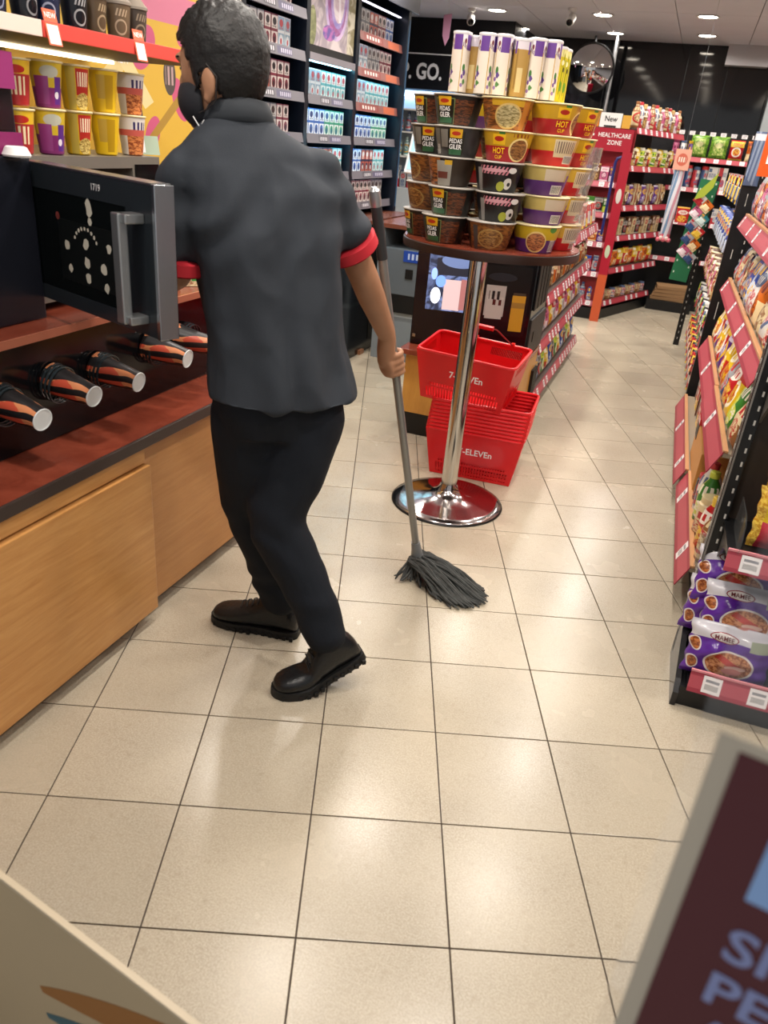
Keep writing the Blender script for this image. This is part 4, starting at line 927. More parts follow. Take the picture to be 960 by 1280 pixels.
# base counter under the cabinet
bc = thing('back_counter', 'glossy black low cupboard under the cigarette cabinet', 'cupboard', (-2.2, 4.4, 0))
wb(MB().box(-2.44, -1.95, 3.45, 5.70, .0, .86), 'carcass', pm('cupboard_black', '#14181d', .15), bc, bevel=.004)
wb(MB().box(-2.445, -1.925, 3.44, 5.80, .86, .885), 'ledge_top', woodmat('dark_ledge', '#5a3226', '#6e4234', (3, 3, 3), .25), bc)
for y in (4.0, 4.55, 5.1): wb(MB().box(-1.950, -1.946, y - .003, y + .003, .08, .84), 'door_gap', BLACK, bc)
wb(MB().box(-1.95, -1.93, 4.93, 5.0, .0, .03), 'brown_foot', woodmat('foot_brown', '#8a5a3c', '#a0704e'), bc)
# lit shelf unit under the lettered wall
lu = thing('lit_wall_shelf', 'bluish white lit wall shelf under the black lettered wall behind the till', 'shelf', (-2.75, 8.0, 0))
wb(MB().box(-3.29, -2.2, 8.15, 8.19, .0, 1.80), 'back', pm('lit_back', '#c9d6e2', .5), lu)
wb(MB().box(-3.29, -2.2, 7.86, 8.15, .0, .92), 'cupboard', pm('till_white', '#c4ccd2', .4), lu)
for k, z in enumerate((1.20, 1.42, 1.62, 1.79)): wb(MB().box(-3.29, -2.2, 7.95, 8.15, z, z + .015), 'shelf', pm('lit_blue', '#6f97c8', .4) if k > 2 else WHITE, lu)
wb(MB().box(-3.25, -2.25, 8.12, 8.145, 1.74, 1.775), 'lamp_strip', pm('led_blue', '#ffffff', .5, emit='#bfe0ff', estr=10.0), lu)
for k in range(3):
    z = (.921, 1.216, 1.436)[k]
    fill_row((-3.22, 8.03), (1, 0), 13, .076, z, 0, [('bottle', ('white', 'teal', 'silver')[k], 0, (.026, .17))] if k else [('carton', 'white', 1, (.06, .06, .2)), ('carton', 'silver', 2, (.06, .06, .16))], 'on %s level of the lit wall shelf' % ('the counter', 'the lower', 'the upper')[k], 'goods on the lit wall shelf')
# ================================================================== CASHIER ISLAND (till counter and gondola in the middle)
IX0, IX1, IY0, IY1 = -1.17, -.60, 3.62, 4.16
ic = thing('till_cupboard', 'oak fronted low cupboard with black plinth behind the red baskets', 'cupboard', (-.86, 3.9, 0))
wb(MB().box(IX0, IX1 - .0, IY0 + .02, IY1, .12, .43), 'carcass', woodmat('till_oak', '#b07a2e', '#c48e3c', (6, 6, 1.5)), ic)
wb(MB().box(IX0 + .005, IX1 - .005, IY0 + .03, IY1, 0, .12), 'plinth', BLACK, ic)
wb(MB().box(IX0 + .0, -.887, IY0, IY0 + .018, .125, .428), 'door', woodmat('till_oak2', '#b98434', '#cb9844', (6, 6, 1.5)), ic, bevel=.002)
wb(MB().box(-.883, IX1, IY0, IY0 + .018, .125, .428), 'door', woodmat('till_oak2', '#b98434', '#cb9844', (6, 6, 1.5)), ic, bevel=.002)
wb(MB().box(IX0 - .03, IX1 + .005, IY0 - .03, IY1, .43, .455), 'worktop', LAMINATE, ic, bevel=.002)
dm = thing('drinks_dispenser', 'black drinks dispenser with a lit screen and product pictures under the round table', 'dispenser', (-.86, 3.9, .455))
wb(MB().box(-1.19, -.60, 3.72, 4.14, .456, .995), 'housing', GLOSSBLACK, dm, bevel=.004)
SCRN = printmat('screen_print', '#10131c', [('r', .5, .5, .5, .5, ('#222a3c', '#5a6a94', 4.0)), ('r', .55, .75, .4, .14, '#20222a'), ('e', .60, .86, .36, .12, '#5a6a90'), ('r', .50, .28, .17, .26, '#b09a9a'), ('r', .72, .30, .06, .26, '#8a5a58'), ('e', .18, .25, .10, .14, '#e6f0ff'), ('e', .26, .50, .10, .10, '#6a90e0'), ('r', .90, .36, .07, .3, '#3a5aa0'), ('e', .12, .62, .06, .1, '#88a8f0')], rough=.2, emit=1.3)
mb = MB(); mb.quad((-1.125, 3.713, .640), (-.868, 3.713, .652), (-.868, 3.713, .930), (-1.125, 3.713, .918)); wb(mb, 'screen', [SCRN], dm)
wb(MB().box(-1.185, -.86, 3.714, 3.722, .470, .985), 'bezel', pm('bezel_navy', '#0a0c18', .15), dm)
PICT = printmat('drink_pictures', '#0c0c0e', [('r', .30, .50, .21, .22, '#a09a94'), ('r', .30, .40, .18, .16, '#aaa49d'), ('s', .28, .58, .12, .06, '#1c1c1e', 0, 7.0), ('s', .32, .48, .12, .04, '#4a2020', 0, 6.0), ('r', .80, .34, .14, .26, '#b08328'), ('r', .80, .46, .14, .04, '#8a6a30'), ('r', .80, .62, .13, .02, '#3a3226'), ('e', .4, .84, .3, .06, '#1e2026')], rough=.25, emit=.12)
mb = MB(); mb.quad((-.850, 3.7185, .56), (-.620, 3.7185, .575), (-.620, 3.7185, .90), (-.850, 3.7185, .89)); wb(mb, 'picture_panel', [PICT], dm)
wb(MB().box(-1.175, -1.16, 3.708, 3.716, .495, .510), 'lock_button', STEEL, dm)
VENT = pm('vent_grey', '#2c2b29', .5)
for k in range(4): wb(MB().box(-.599, -.592, 3.76 + .09 * k, 3.83 + .09 * k, .70, .96), 'vent_louver', pm('vent_dark', '#131315', .4), dm, bevel=.002)
wb(MB().box(-.60, -.590, 3.74, 4.13, .47, .66), 'side_grille', VENT, dm, bevel=.003)
wb(MB().box(-.590, -.587, 3.82, 3.86, .54, .59), 'side_socket', BLACK, dm)
# gondola on the aisle side of the island
def strip(mb, p0, p1, out, z0, z1, lean=.35, th=.004):
    """price rail: a leaning quad strip from p0 to p1 (XY), front towards out (unit XY)"""
    p0, p1, out = Vector((*p0, 0)), Vector((*p1, 0)), Vector((*out, 0))
    h = z1 - z0; o0 = out * (h * lean)
    a, b = p0 + o0 + Vector((0, 0, z0)), p1 + o0 + Vector((0, 0, z0)); c, d = p1 + Vector((0, 0, z1)), p0 + Vector((0, 0, z1))
    t_ = -out * th
    n = (b - a).cross(d - a)
    vs = [a, b, c, d, a + t_, b + t_, c + t_, d + t_]
    fs = [(0, 1, 2, 3), (7, 6, 5, 4), (0, 4, 5, 1), (1, 5, 6, 2), (2, 6, 7, 3), (3, 7, 4, 0)]
    uvq = [(0, 0), (1, 0), (1, 1), (0, 1)]
    if n.dot(out) < 0: fs = [f[::-1] for f in fs]; uvq = [(0, 1), (1, 1), (1, 0), (0, 0)]
    mb.add(vs, fs, [uvq] + [[(0, 0)] * 4] * 5)
def tags(mb, p0, p1, out, z0, z1, n, w=.045, lean=.35, skip=.0, rnd=None):
    rnd = rnd or random
    p0, p1, out = Vector((*p0, 0)), Vector((*p1, 0)), Vector((*out, 0)); ax = (p1 - p0).normalized(); L = (p1 - p0).length; h = z1 - z0
    for k in range(n):
        if rnd.random() < skip: continue
        c = p0 + ax * (L * (k + .5) / n)
        za, zb = z0 + .12 * h, z1 - .1 * h
        oa, ob = out * ((z1 - za) * lean + .001), out * ((z1 - zb) * lean + .001)
        q = [c - ax * w / 2 + oa + Vector((0, 0, za)), c + ax * w / 2 + oa + Vector((0, 0, za)), c + ax * w / 2 + ob + Vector((0, 0, zb)), c - ax * w / 2 + ob + Vector((0, 0, zb))]
        if (q[1] - q[0]).cross(q[3] - q[0]).dot(out) < 0: q = [q[1], q[0], q[3], q[2]]
        mb.quad(*q)
def shelf_part(root, x0, x1, y0, y1, z, face, ntag, col=None, strip_h=.045, th=.016, lean=.35, stripmat=None, board=None):
    """axis aligned shelf board with its price rail and tags; face in '-x','+x','-y'"""
    sh = wb(MB().box(x0, x1, y0, y1, z - th, z), 'shelf', board or pm('shelf_taupe', '#4a3f3a', .45), root)
    if face == '-x': p0, p1, out = (x0, y0), (x0, y1), (-1, 0)
    elif face == '+x': p0, p1, out = (x1, y0), (x1, y1), (1, 0)
    else: p0, p1, out = (x0, y0), (x1, y0), (0, -1)
    L = root.location; a = -root.rotation_euler[2]; c, s = math.cos(a), math.sin(a)
    def loc(mb): mb.v = [((x - L[0]) * c - (y - L[1]) * s, (x - L[0]) * s + (y - L[1]) * c, zz - L[2]) for x, y, zz in mb.v]; return mb
    mb = MB(); strip(mb, p0, p1, out, z - strip_h, z + .004, lean); loc(mb).build('price_strip', [stripmat or PINKSTRIP], sh)
    mb = MB(); tags(mb, p0, p1, out, z - strip_h, z + .004, ntag, lean=lean, skip=.25); loc(mb).build('price_tags', [TAGPRINT], sh)['kind'] = 'stuff'
    return sh
g1 = thing('island_gondola', 'snack gondola with pink price strips behind the drinks dispenser, facing the aisle', 'gondola', (-.86, 5.1, 0))
wb(MB().box(-1.06, -.64, 4.18, 6.10, 0, .075), 'plinth', BLACK, g1)
wb(MB().box(-.94, -.92, 4.18, 6.10, .075, 1.25), 'back_panel', pm('gond_back', '#26211f', .5), g1)
wb(MB().box(-.93, -.61, 4.165, 4.18, .075, 1.0), 'side_cheek', BLACK, g1)
G1Z = [.135, .44, .70, .95]
for z in G1Z: shelf_part(g1, -.92, -.612, 4.19, 6.08, z, '+x', 18, strip_h=.05)
g1seq = [[('pillow', 'green', 0, (.11, .16, .05)), ('pillow', 'yellow', 1, (.11, .15, .05)), ('pillow', 'blue', 2, (.11, .17, .05)), ('pillow', 'black', 0, (.11, .16, .05))], [('pillow', 'pink', 1, (.10, .13, .04)), ('pillow', 'yellow', 2, (.10, .13, .04)), ('pillow', 'white', 0, (.10, .14, .04))], [('pillow', 'orange', 0, (.10, .13, .04)), ('pillow', 'cream', 1, (.10, .13, .04)), ('pillow', 'brown', 2, (.10, .14, .04))], [('carton', 'white', 0, (.09, .05, .14)), ('carton', 'red', 1, (.09, .05, .14))]]
for k, z in enumerate(G1Z): fill_row((-.655, 4.22), (0, 1), 15, .122, z + .001, PI / 2, g1seq[k], 'on the %s shelf of the island gondola' % ('bottom', 'second', 'third', 'top')[k], 'snacks on the island gondola', start='near end', tilt=-.12)
mb = MB()
t = thing('hook_rack', 'small black rack of ribbed packs at the corner of the island gondola', 'rack', (-.70, 4.07, 0))
for k in range(8): wb(MB().box(-.655 + .0, -.585, 4.168 + .0 - .012 - .016 * k, 4.168 - .002 - .016 * k, .20, .34), 'slat', BLACK, t)
wb(MB().box(-.66, -.59, 4.03, 4.17, .0, .20), 'foot_block', BLACK, t)
# pos terminal, safe drawer and grey till desk seen between the man and the table
td = thing('till_desk', 'grey till desk with a brown top left of the round table', 'desk', (-1.740, 5.2, 0))
wb(MB().box(-1.860, -1.390, 4.95, 5.50, .0, .30), 'lower_body', pm('desk_grey', '#7f878c', .4), td)
wb(MB().box(-1.860, -1.390, 4.95, 5.50, .30, .33), 'lower_ledge', pm('desk_pale', '#a9b2b6', .35), td)
wb(MB().box(-1.860, -1.820, 4.95, 5.50, .33, .86), 'side', pm('desk_grey', '#7f878c', .4), td)
wb(MB().box(-1.430, -1.390, 4.95, 5.50, .33, .86), 'side', pm('desk_grey', '#7f878c', .4), td)
wb(MB().box(-1.840, -1.410, 5.45, 5.50, .33, .86), 'back', pm('desk_grey2', '#6c757a', .4), td)
wb(MB().box(-1.890, -1.360, 4.92, 5.52, .86, .885), 'top', woodmat('till_top', '#6a3a2c', '#7e4c3a', (3, 3, 3), .25), td)
dr = thing('cash_drawer', 'grey metal cash drawer with a blue printed band on the till desk shelf', 'drawer', (-1.620, 5.1, .33))
wb(MB().box(-1.810, -1.440, 4.93, 5.38, .45, .74), 'body', pm('drawer_grey', '#6a7278', .4, .3), dr, bevel=.004)
wb(MB().box(-1.810, -1.440, 4.93, 5.38, .332, .45), 'riser', BLACK, dr)
wb(MB().box(-1.672, -1.298, 4.924, 4.93, .665, .735), 'blue_band', printmat('blue_band', '#24469c', [('s', .5, .5, .42, .26, '#b8c6e0', 0, 34.0)], rough=.3), dr)
wb(MB().box(-1.650, -1.600, 4.922, 4.93, .56, .62), 'lock_plate', BLACK, dr)
pt = thing('till_monitor', 'white framed till monitor tilted on the till desk', 'monitor', (-1.760, 5.2, .885))
Mt = Matrix.Translation((-1.655, 5.16, 1.30)) @ Matrix.Rotation(math.radians(-14), 4, 'Z') @ Matrix.Rotation(math.radians(16), 4, 'X').inverted()
def mbox(M, x0, x1, y0, y1, z0, z1):
    mb = MB(); mb.box(x0, x1, y0, y1, z0, z1); mb.v = [tuple(M @ Vector(v)) for v in mb.v]; return mb
wb(mbox(Mt, -.15, .15, 0, .03, -.12, .12), 'frame', WHITE, pt, bevel=.006)
wb(mbox(Mt, -.13, .13, -.003, .0005, -.098, .10), 'display', pm('display_blue', '#8fb2c4', .2, emit='#9cc4dc', estr=.7), pt)
wb(MB().tube([(-1.655, 5.22, .886), (-1.655, 5.20, 1.12)], .03), 'stand', WHITE, pt, smooth=True)
wb(MB().lathe([(.10, .886), (.10, .895), (.03, .905)], 20, Matrix.Translation((-1.655, 5.22, 0))), 'foot', WHITE, pt, smooth=True)
pr_ = thing('receipt_printer', 'white receipt printer on the till desk below the monitor', 'printer', (-1.560, 5.05, .886))
wb(MB().box(-1.650, -1.500, 4.98, 5.16, .886, 1.00), 'body', WHITE, pr_, bevel=.012)
wb(MB().box(-1.640, -1.510, 4.978, 4.99, .955, .962), 'paper_slot', BLACK, pr_)
wb(MB().box(-1.630, -1.520, 4.99, 5.03, .99, 1.03), 'paper', WHITEPRINT, pr_)
# ================================================================== HEALTHCARE GONDOLA (far end of the aisle)
STRIPR = printmat('strip_redpink', '#962a36', [('r', .5, .5, 2, .34, '#a83a46')], rough=.4)
hg = thing('healthcare_gondola', 'red healthcare gondola with a lettered header at the far end of the aisle', 'gondola', (-.78, 7.6, 0))
HRED = pm('health_red', '#a5142c', .4)
wb(MB().box(-1.10, -.64, 7.52, 7.95, 0, .10), 'plinth', BLACK, hg)
wb(MB().box(-1.10, -.66, 7.86, 7.88, .1, 1.45), 'back_panel', HRED, hg)
wb(MB().box(-1.02, -.60, 7.505, 7.525, 1.425, 1.60), 'header', HRED, hg)
mb = MB(); mb.text('HEALTHCARE', .048, lambda x, y: (-.755 + x, 7.503, 1.545 + y), .012, .92); wb(mb, 'lettering', WHITEPRINT, hg); mb = MB(); mb.text('ZONE', .048, lambda x, y: (-.745 + x, 7.503, 1.49 + y), .012, .92)
wb(mb, 'lettering', WHITEPRINT, hg); mb = MB(); mb.box(-.985, -.925, 7.502, 7.504, 1.535, 1.55); mb.box(-.962, -.948, 7.502, 7.504, 1.512, 1.573); wb(mb, 'cross_mark', WHITEPRINT, hg)
wb(MB().box(-.655, -.575, 7.44, 7.465, .0, .42), 'leg_orange', pm('leg_orange', '#c2542e', .4), hg)
wb(MB().box(-.655, -.575, 7.44, 7.465, .42, 1.425), 'leg_red', HRED, hg)
mb = MB(); mb.ell((-.615, 7.439, .62), (.022, .003, .056), None, 20, 10); wb(mb, 'leg_badge', pm('badge_pale', '#b9c4a8', .5), hg)
mb = MB(); mb.ell((-.615, 7.439, 1.08), (.022, .003, .06), None, 20, 10); wb(mb, 'leg_badge', pm('badge_pale2', '#cfc8c0', .5), hg)
wb(MB().tube([(-.70, 7.47, .75), (-.70, 7.47, 1.34), (-.688, 7.47, 1.375), (-.662, 7.47, 1.385), (-.640, 7.47, 1.37), (-.632, 7.47, 1.33)], .012), 'blue_arch', pm('arch_blue', '#2a2f6a', .3), hg, smooth=True)
HZ = [.16, .42, .68, .93, 1.18]
for z in HZ: shelf_part(hg, -1.08, -.665, 7.55, 7.86, z, '-y', 5, strip_h=.045)
hs = [[('bottle', 'silver', 0, (.03, .15)), ('bottle', 'blue', 1, (.03, .16)), ('bottle', 'white', 2, (.03, .15))], [('carton', 'blue', 1, (.06, .05, .13)), ('carton', 'silver', 0, (.06, .05, .14)), ('carton', 'purple', 2, (.06, .05, .13))], [('carton', 'purple', 2, (.075, .05, .10)), ('carton', 'orange', 0, (.075, .05, .09))], [('carton', 'green', 1, (.075, .05, .12)), ('carton', 'black', 0, (.075, .05, .12))], [('carton', 'pink', 0, (.07, .05, .12)), ('carton', 'purple', 1, (.07, .05, .12)), ('carton', 'brown', 2, (.07, .05, .14))]]
for k, z in enumerate(HZ): fill_row((-1.06, 7.61), (1, 0), 5, .078, z + .001, 0, hs[k], 'on the %s shelf of the healthcare end' % ('bottom', 'second', 'third', 'fourth', 'top')[k], 'goods on the healthcare end')
ns = thing('new_sign', 'white NEW card between orange cards on top of the healthcare header', 'sign', (-.8, 7.52, 1.60))
wb(MB().box(-.90, -.72, 7.512, 7.518, 1.605, 1.715), 'card', WHITEPRINT, ns)
mb = MB(); mb.text('New', .06, lambda x, y: (-.81 + x, 7.510, 1.668 + y), .015, .9); mb.box(-.86, -.76, 7.509, 7.511, 1.607, 1.620); wb(mb, 'lettering', BLACKPRINT, ns)
wb(MB().box(-.985, -.905, 7.514, 7.520, 1.605, 1.705), 'orange_card', pm('card_orange', '#d9892a', .5), ns); wb(MB().box(-.715, -.645, 7.514, 7.520, 1.605, 1.705), 'orange_card', pm('card_amber', '#d9a43a', .5), ns)
yc = thing('yellow_blue_card', 'small yellow and blue shelf card sticking out left of the healthcare header', 'card', (-1.05, 7.45, 1.42))
wb(MB().box(-1.10, -1.02, 7.498, 7.504, 1.40, 1.455), 'blue_half', pm('card_blue', '#4a86b8', .5), yc); wb(MB().box(-1.12, -1.01, 7.498, 7.504, 1.455, 1.525), 'yellow_half', pm('card_yellow', '#d8b830', .5), yc)
wb(MB().box(-1.075, -1.055, 7.5, 7.506, 1.19, 1.40), 'stick', WHITE, yc)
# angled run of shelves behind it
AA = math.radians(-18)
ag = thing('angled_gondola', 'angled grocery gondola with red price strips right of the healthcare sign', 'gondola', (-.58, 7.50, 0), AA)
# local frame: +y along the run, shelves face +x
def lx(mb, name, mat, **kw): return mb.build(name, mat, ag, **kw)
lx(MB().box(-.36, -.03, .06, 1.22, .0, .09), 'plinth', BLACK)
lx(MB().box(-.36, -.34, .05, 1.25, .09, 1.66), 'back_panel', pm('gond_back2', '#2c2220', .5))
lx(MB().box(-.36, -.02, .045, .06, .09, 1.60), 'side_cheek', pm('cheek_red', '#7a1a22', .4))
AZ = [.165, .46, .745, 1.0, 1.325, 1.62]
aseq = [[('jar', 'white', 0, (.035, .09)), ('carton', 'cream', 1, (.09, .06, .08))], [('pillow', 'red', 0, (.12, .17, .05)), ('pillow', 'orange', 2, (.12, .15, .05)), ('pillow', 'yellow', 1, (.12, .16, .05))], [('carton', 'brown', 1, (.08, .05, .15)), ('carton', 'cream', 2, (.08, .05, .15)), ('carton', 'black', 0, (.08, .05, .12))], [('carton', 'cream', 3, (.07, .05, .18)), ('pillow', 'brown', 0, (.10, .17, .05)), ('pillow', 'purple', 2, (.10, .17, .05))], [('jar', 'green', 0, (.035, .15)), ('jar', 'brown', 1, (.035, .14)), ('pillow', 'yellow', 1, (.10, .15, .05))], [('bottle', 'cream', 0, (.035, .20)), ('bottle', 'white', 1, (.035, .20)), ('bottle', 'brown', 2, (.035, .19)), ('bottle', 'pink', 1, (.035, .18))]]
ca, sa = math.cos(AA), math.sin(AA)
for k, z in enumerate(AZ):
    sh = lx(MB().box(-.34, -.03, .06, 1.22, z - .014, z), 'shelf', pm('shelf_taupe', '#4a3f3a', .45))
    mb = MB(); strip(mb, (-.03, .06), (-.03, 1.22), (1, 0), z - .045, z + .004); mb.build('price_strip', [STRIPR], sh)
    mb = MB(); tags(mb, (-.03, .06), (-.03, 1.22), (1, 0), z - .045, z + .004, 9, skip=.4); mb.build('price_tags', [TAGPRINT], sh)['kind'] = 'stuff'
    n = (9, 9, 11, 11, 12, 13)[k]
    ox, oy = -.085, .08; gx = ag.location.x + ox * ca - oy * sa; gy = ag.location.y + ox * sa + oy * ca
    fill_row((gx, gy), (-sa, ca), n, 1.1 / n, z + .001, PI / 2 + AA, aseq[k], 'on the %s shelf of the angled gondola' % ('bottom', 'second', 'third', 'fourth', 'fifth', 'top')[k], 'groceries on the angled gondola', start='near end')
# back wall shelving
bw = thing('back_wall_gondola', 'black shelving along the back wall loaded with packs', 'gondola', (.3, 8.95, 0))
wb(MB().box(-.30, 1.60, 8.78, 9.12, 0, .10), 'plinth', BLACK, bw)
wb(MB().box(-.32, 1.62, 9.10, 9.125, .1, 1.68), 'back_panel', BLACK, bw)
BZ = [.50, .86, 1.17, 1.44]
for z in BZ: shelf_part(bw, -.30, 1.60, 8.80, 9.10, z, '-y', 16, strip_h=.04, board=BLACK, stripmat=STRIPR)
wb(MB().box(-.3, 1.6, 8.79, 8.80, 1.655, 1.66), 'tag_rail', BLACK, bw)
mb = MB()
for k in range(20): mb.quad((-.28 + .095 * k, 8.788, 1.635), (-.23 + .095 * k, 8.788, 1.635), (-.23 + .095 * k, 8.788, 1.668), (-.28 + .095 * k, 8.788, 1.668))
wb(mb, 'rail_tags', [TAGPRINT], bw)['kind'] = 'stuff'
GRN = printmat('green_grass_pack', ('#3a6a1e', '#86b03a', 16.0), [('r', .5, .5, .3, .34, ('#5a8a2a', '#c8d07a', 12.0)), ('e', .5, .6, .2, .12, '#d8d89a')], rough=.3)
PROTO['greenpack'] = [('pack', pillow_mesh(.17, .20, .06, GRN, 8, 10, seed=5))]
for k, x in enumerate((-.07, .11)): place(PROTO['greenpack'], 'snack_bag', 'large leafy green bag on the top shelf of the back wall, %s one' % ('left', 'right')[k], 'snack bag', (x, 8.86, 1.441), random.uniform(-.05, .05), 'green bags on the back wall')
for k in range(3): place(make('jar', ('pink', 'white', 'purple')[k], 1, (.03, .14)), 'jar', '%s jar on the top shelf of the back wall left of the green bags' % ('pink', 'white', 'purple')[k], 'jar', (-.265 + .07 * k - (.02), 8.86, 1.441), 0, 'jars on the back wall')
place(make('pillow', 'red', 0, (.13, .18, .06)), 'snack_bag', 'red bag on the top shelf of the back wall, right of the green bags', 'snack bag', (.275, 8.86, 1.441), 0)
fill_row((.36, 8.86), (1, 0), 9, .13, 1.441, 0, [('pillow', 'orange', 1, (.12, .18, .05)), ('pillow', 'yellow', 0, (.12, .17, .05)), ('pillow', 'red', 2, (.12, .18, .05))], 'on back wall top shelf beyond the red bag', 'bags on the back wall')
fill_row((-.15, 8.86), (1, 0), 3, .075, 1.171, 0, [('jar', 'silver', 3, (.036, .20)), ('jar', 'white', 3, (.036, .19))], 'on the third shelf of the back wall', 'canisters on the back wall')
for k in range(2): place(make('carton', 'white', (1, 3)[k], (.085, .07, .20)), 'box_pack', 'tall white box on back wall third shelf, %s one of two' % ('left', 'right')[k], 'box', (.115 + .09 * k, 8.86, 1.171), .02, 'tall white boxes')
fill_row((.26, 8.86), (1, 0), 5, .10, 1.171, 0, [('carton', 'orange', 0, (.09, .06, .16)), ('carton', 'yellow', 2, (.09, .06, .15))], 'on back wall third shelf past the canisters', 'boxes on the back wall')
fill_row((.0, 8.86), (1, 0), 4, .09, .861, 0, [('carton', 'white', 1, (.085, .06, .14)), ('carton', 'white', 3, (.085, .06, .15))], 'on the second shelf of the back wall', 'white boxes on the back wall')
fill_row((.36, 8.86), (1, 0), 8, .12, .861, 0, [('carton', 'blue', 1, (.1, .06, .16)), ('carton', 'red', 0, (.1, .06, .17))], 'on back wall second shelf past the white boxes', 'boxes on the back wall, second shelf')
for k in range(4):
    tag(MB().box(-.17, .17, -.12, .12, 0, .034).build('flat_carton', pm('kraft_card', '#9a7650', .7, var=.2, vscale=5), None, (-.02 + .01 * k, 8.70, .10 + .036 * k), .05 * (k - 1), bevel=.003), 'flat brown cardboard box, %s in the low stack before the back wall' % ('lowest', 'second', 'third', 'topmost')[k], 'box', 'flat cardboard boxes')
dl = thing('stack_dolly', 'low black platform under the flat cardboard boxes', 'platform', (0, 8.70, 0))
MB().box(-.22, .22, -.15, .08, .0, .099).build('deck', BLACK, dl)
# hanging tube display and green clip strip
hd = thing('hanging_tube_display', 'tall pink and blue tube shaped hanging display in front of the back wall', 'display', (-.146, 6.6, .84))
TUB = printmat('tube_print', '#9aa6bc', [('r', .42, .5, .10, .5, '#6f8aa8'), ('r', .60, .5, .10, .5, '#c08a98'), ('r', .5, .04, 2, .06, '#c9576a'), ('s', .5, .5, .2, .44, '#d0cfd6', .3, 7.0)], rough=.25)
MB().lathe([(.035, 0), (.038, .01), (.038, .52), (.035, .53)], 20).build('tube', TUB, hd, smooth=True)
MB().box(-.055, .055, -.045, -.035, .50, .64).build('header_card', printmat('tube_header', '#d9a08a', [('e', .5, .5, .34, .3, '#c2604a'), ('s', .5, .5, .24, .12, '#e8d8c8', 0, 10.0)]), hd)
MB().tube([(0, -.02, .6), (0, -.02, ZC - .84)], .0009, 6).build('hook', STEEL, hd)
for k in range(5): MB().ell((-.045 + .02 * k, -.03, .01 + .012 * (k % 2)), (.016, .012, .016), None, 10, 6).build('candy_charm', pm('charm_%d' % (k % 2), ('#c45a6a', '#d9b8b0')[k % 2], .3), hd, smooth=True)
cs = thing('green_clip_strip', 'green hanging clip strip with small sachets left of the black perforated post', 'clip strip', (.06, 6.5, 0))
gs = pm('strip_green', '#1f6b45', .4)
dirv = Vector((.055, 0, .70)); b0 = Vector((.025, 6.5, .60))
mb = MB(); mb.obox(b0 + dirv * .48, (Vector((1, 0, -.08)), Vector((0, 1, 0)), dirv), (.13, .006, .72)); wb(mb, 'backing', gs, cs)
mb = MB()
for k in range(16): mb.obox(b0 + dirv * (.06 + .06 * k) + Vector((-.048 + .096 * (k % 2), -.005, 0)), ((1, 0, 0), (0, 1, 0), (0, 0, 1)), (.009, .004, .014))
wb(mb, 'hole_marks', pm('mark_pale', '#c9d8c8', .5), cs)
for k in range(10):
    p = b0 + dirv * (.22 + .065 * k) + Vector((.03 * (-1) ** k, -.02 - .004 * k, 0))
    c = ('silver', 'pink', 'orange', 'silver', 'red', 'silver', 'teal', 'pink', 'orange', 'white')[k]
    o = place(make('blister', c, 1, (.07, .075, .008)), 'sachet', '%s sachet on the green clip strip, %s from the bottom' % (c, ORD[k]), 'sachet', (p.x - .02, p.y, p.z - .03), .1, 'sachets on the clip strip', tilt=(0, math.radians(38)))
rc = tag(make('carton', 'red', 2, (.09, .03, .11)) and put(make('carton', 'red', 2, (.09, .03, .11))[0][1], 'box_pack', None, (-.055, 6.56, .985), .1), 'red box hanging beside the top of the green clip strip', 'box')
lt = thing('lime_leaf_card', 'lime green leaf shaped card beside the green clip strip', 'card', (.06, 6.42, 1.22))
MB().prism([(-.06, -.06), (.0, -.04), (.05, .03), (.065, .13), (.02, .07), (-.04, .0)], .004, Matrix.Rotation(PI / 2, 4, 'X')).build('leaf', pm('lime', '#a5b53a', .4), lt)
# ================================================================== RIGHT GONDOLA (near), end cap towards the camera
RG = math.radians(1.2)
rg = thing('right_gondola', 'black grocery gondola with pink price strips along the right side, end towards the camera', 'gondola', (.265, 1.962, 0), RG)
crg, srg = math.cos(RG), math.sin(RG)
def RL(x, y): return (.265 + x * crg - y * srg, 1.962 + x * srg + y * crg)
def rb(mb, name, mat, **kw): return mb.build(name, mat, rg, **kw)
STEELB = pm('gondola_black', '#121214', .35)
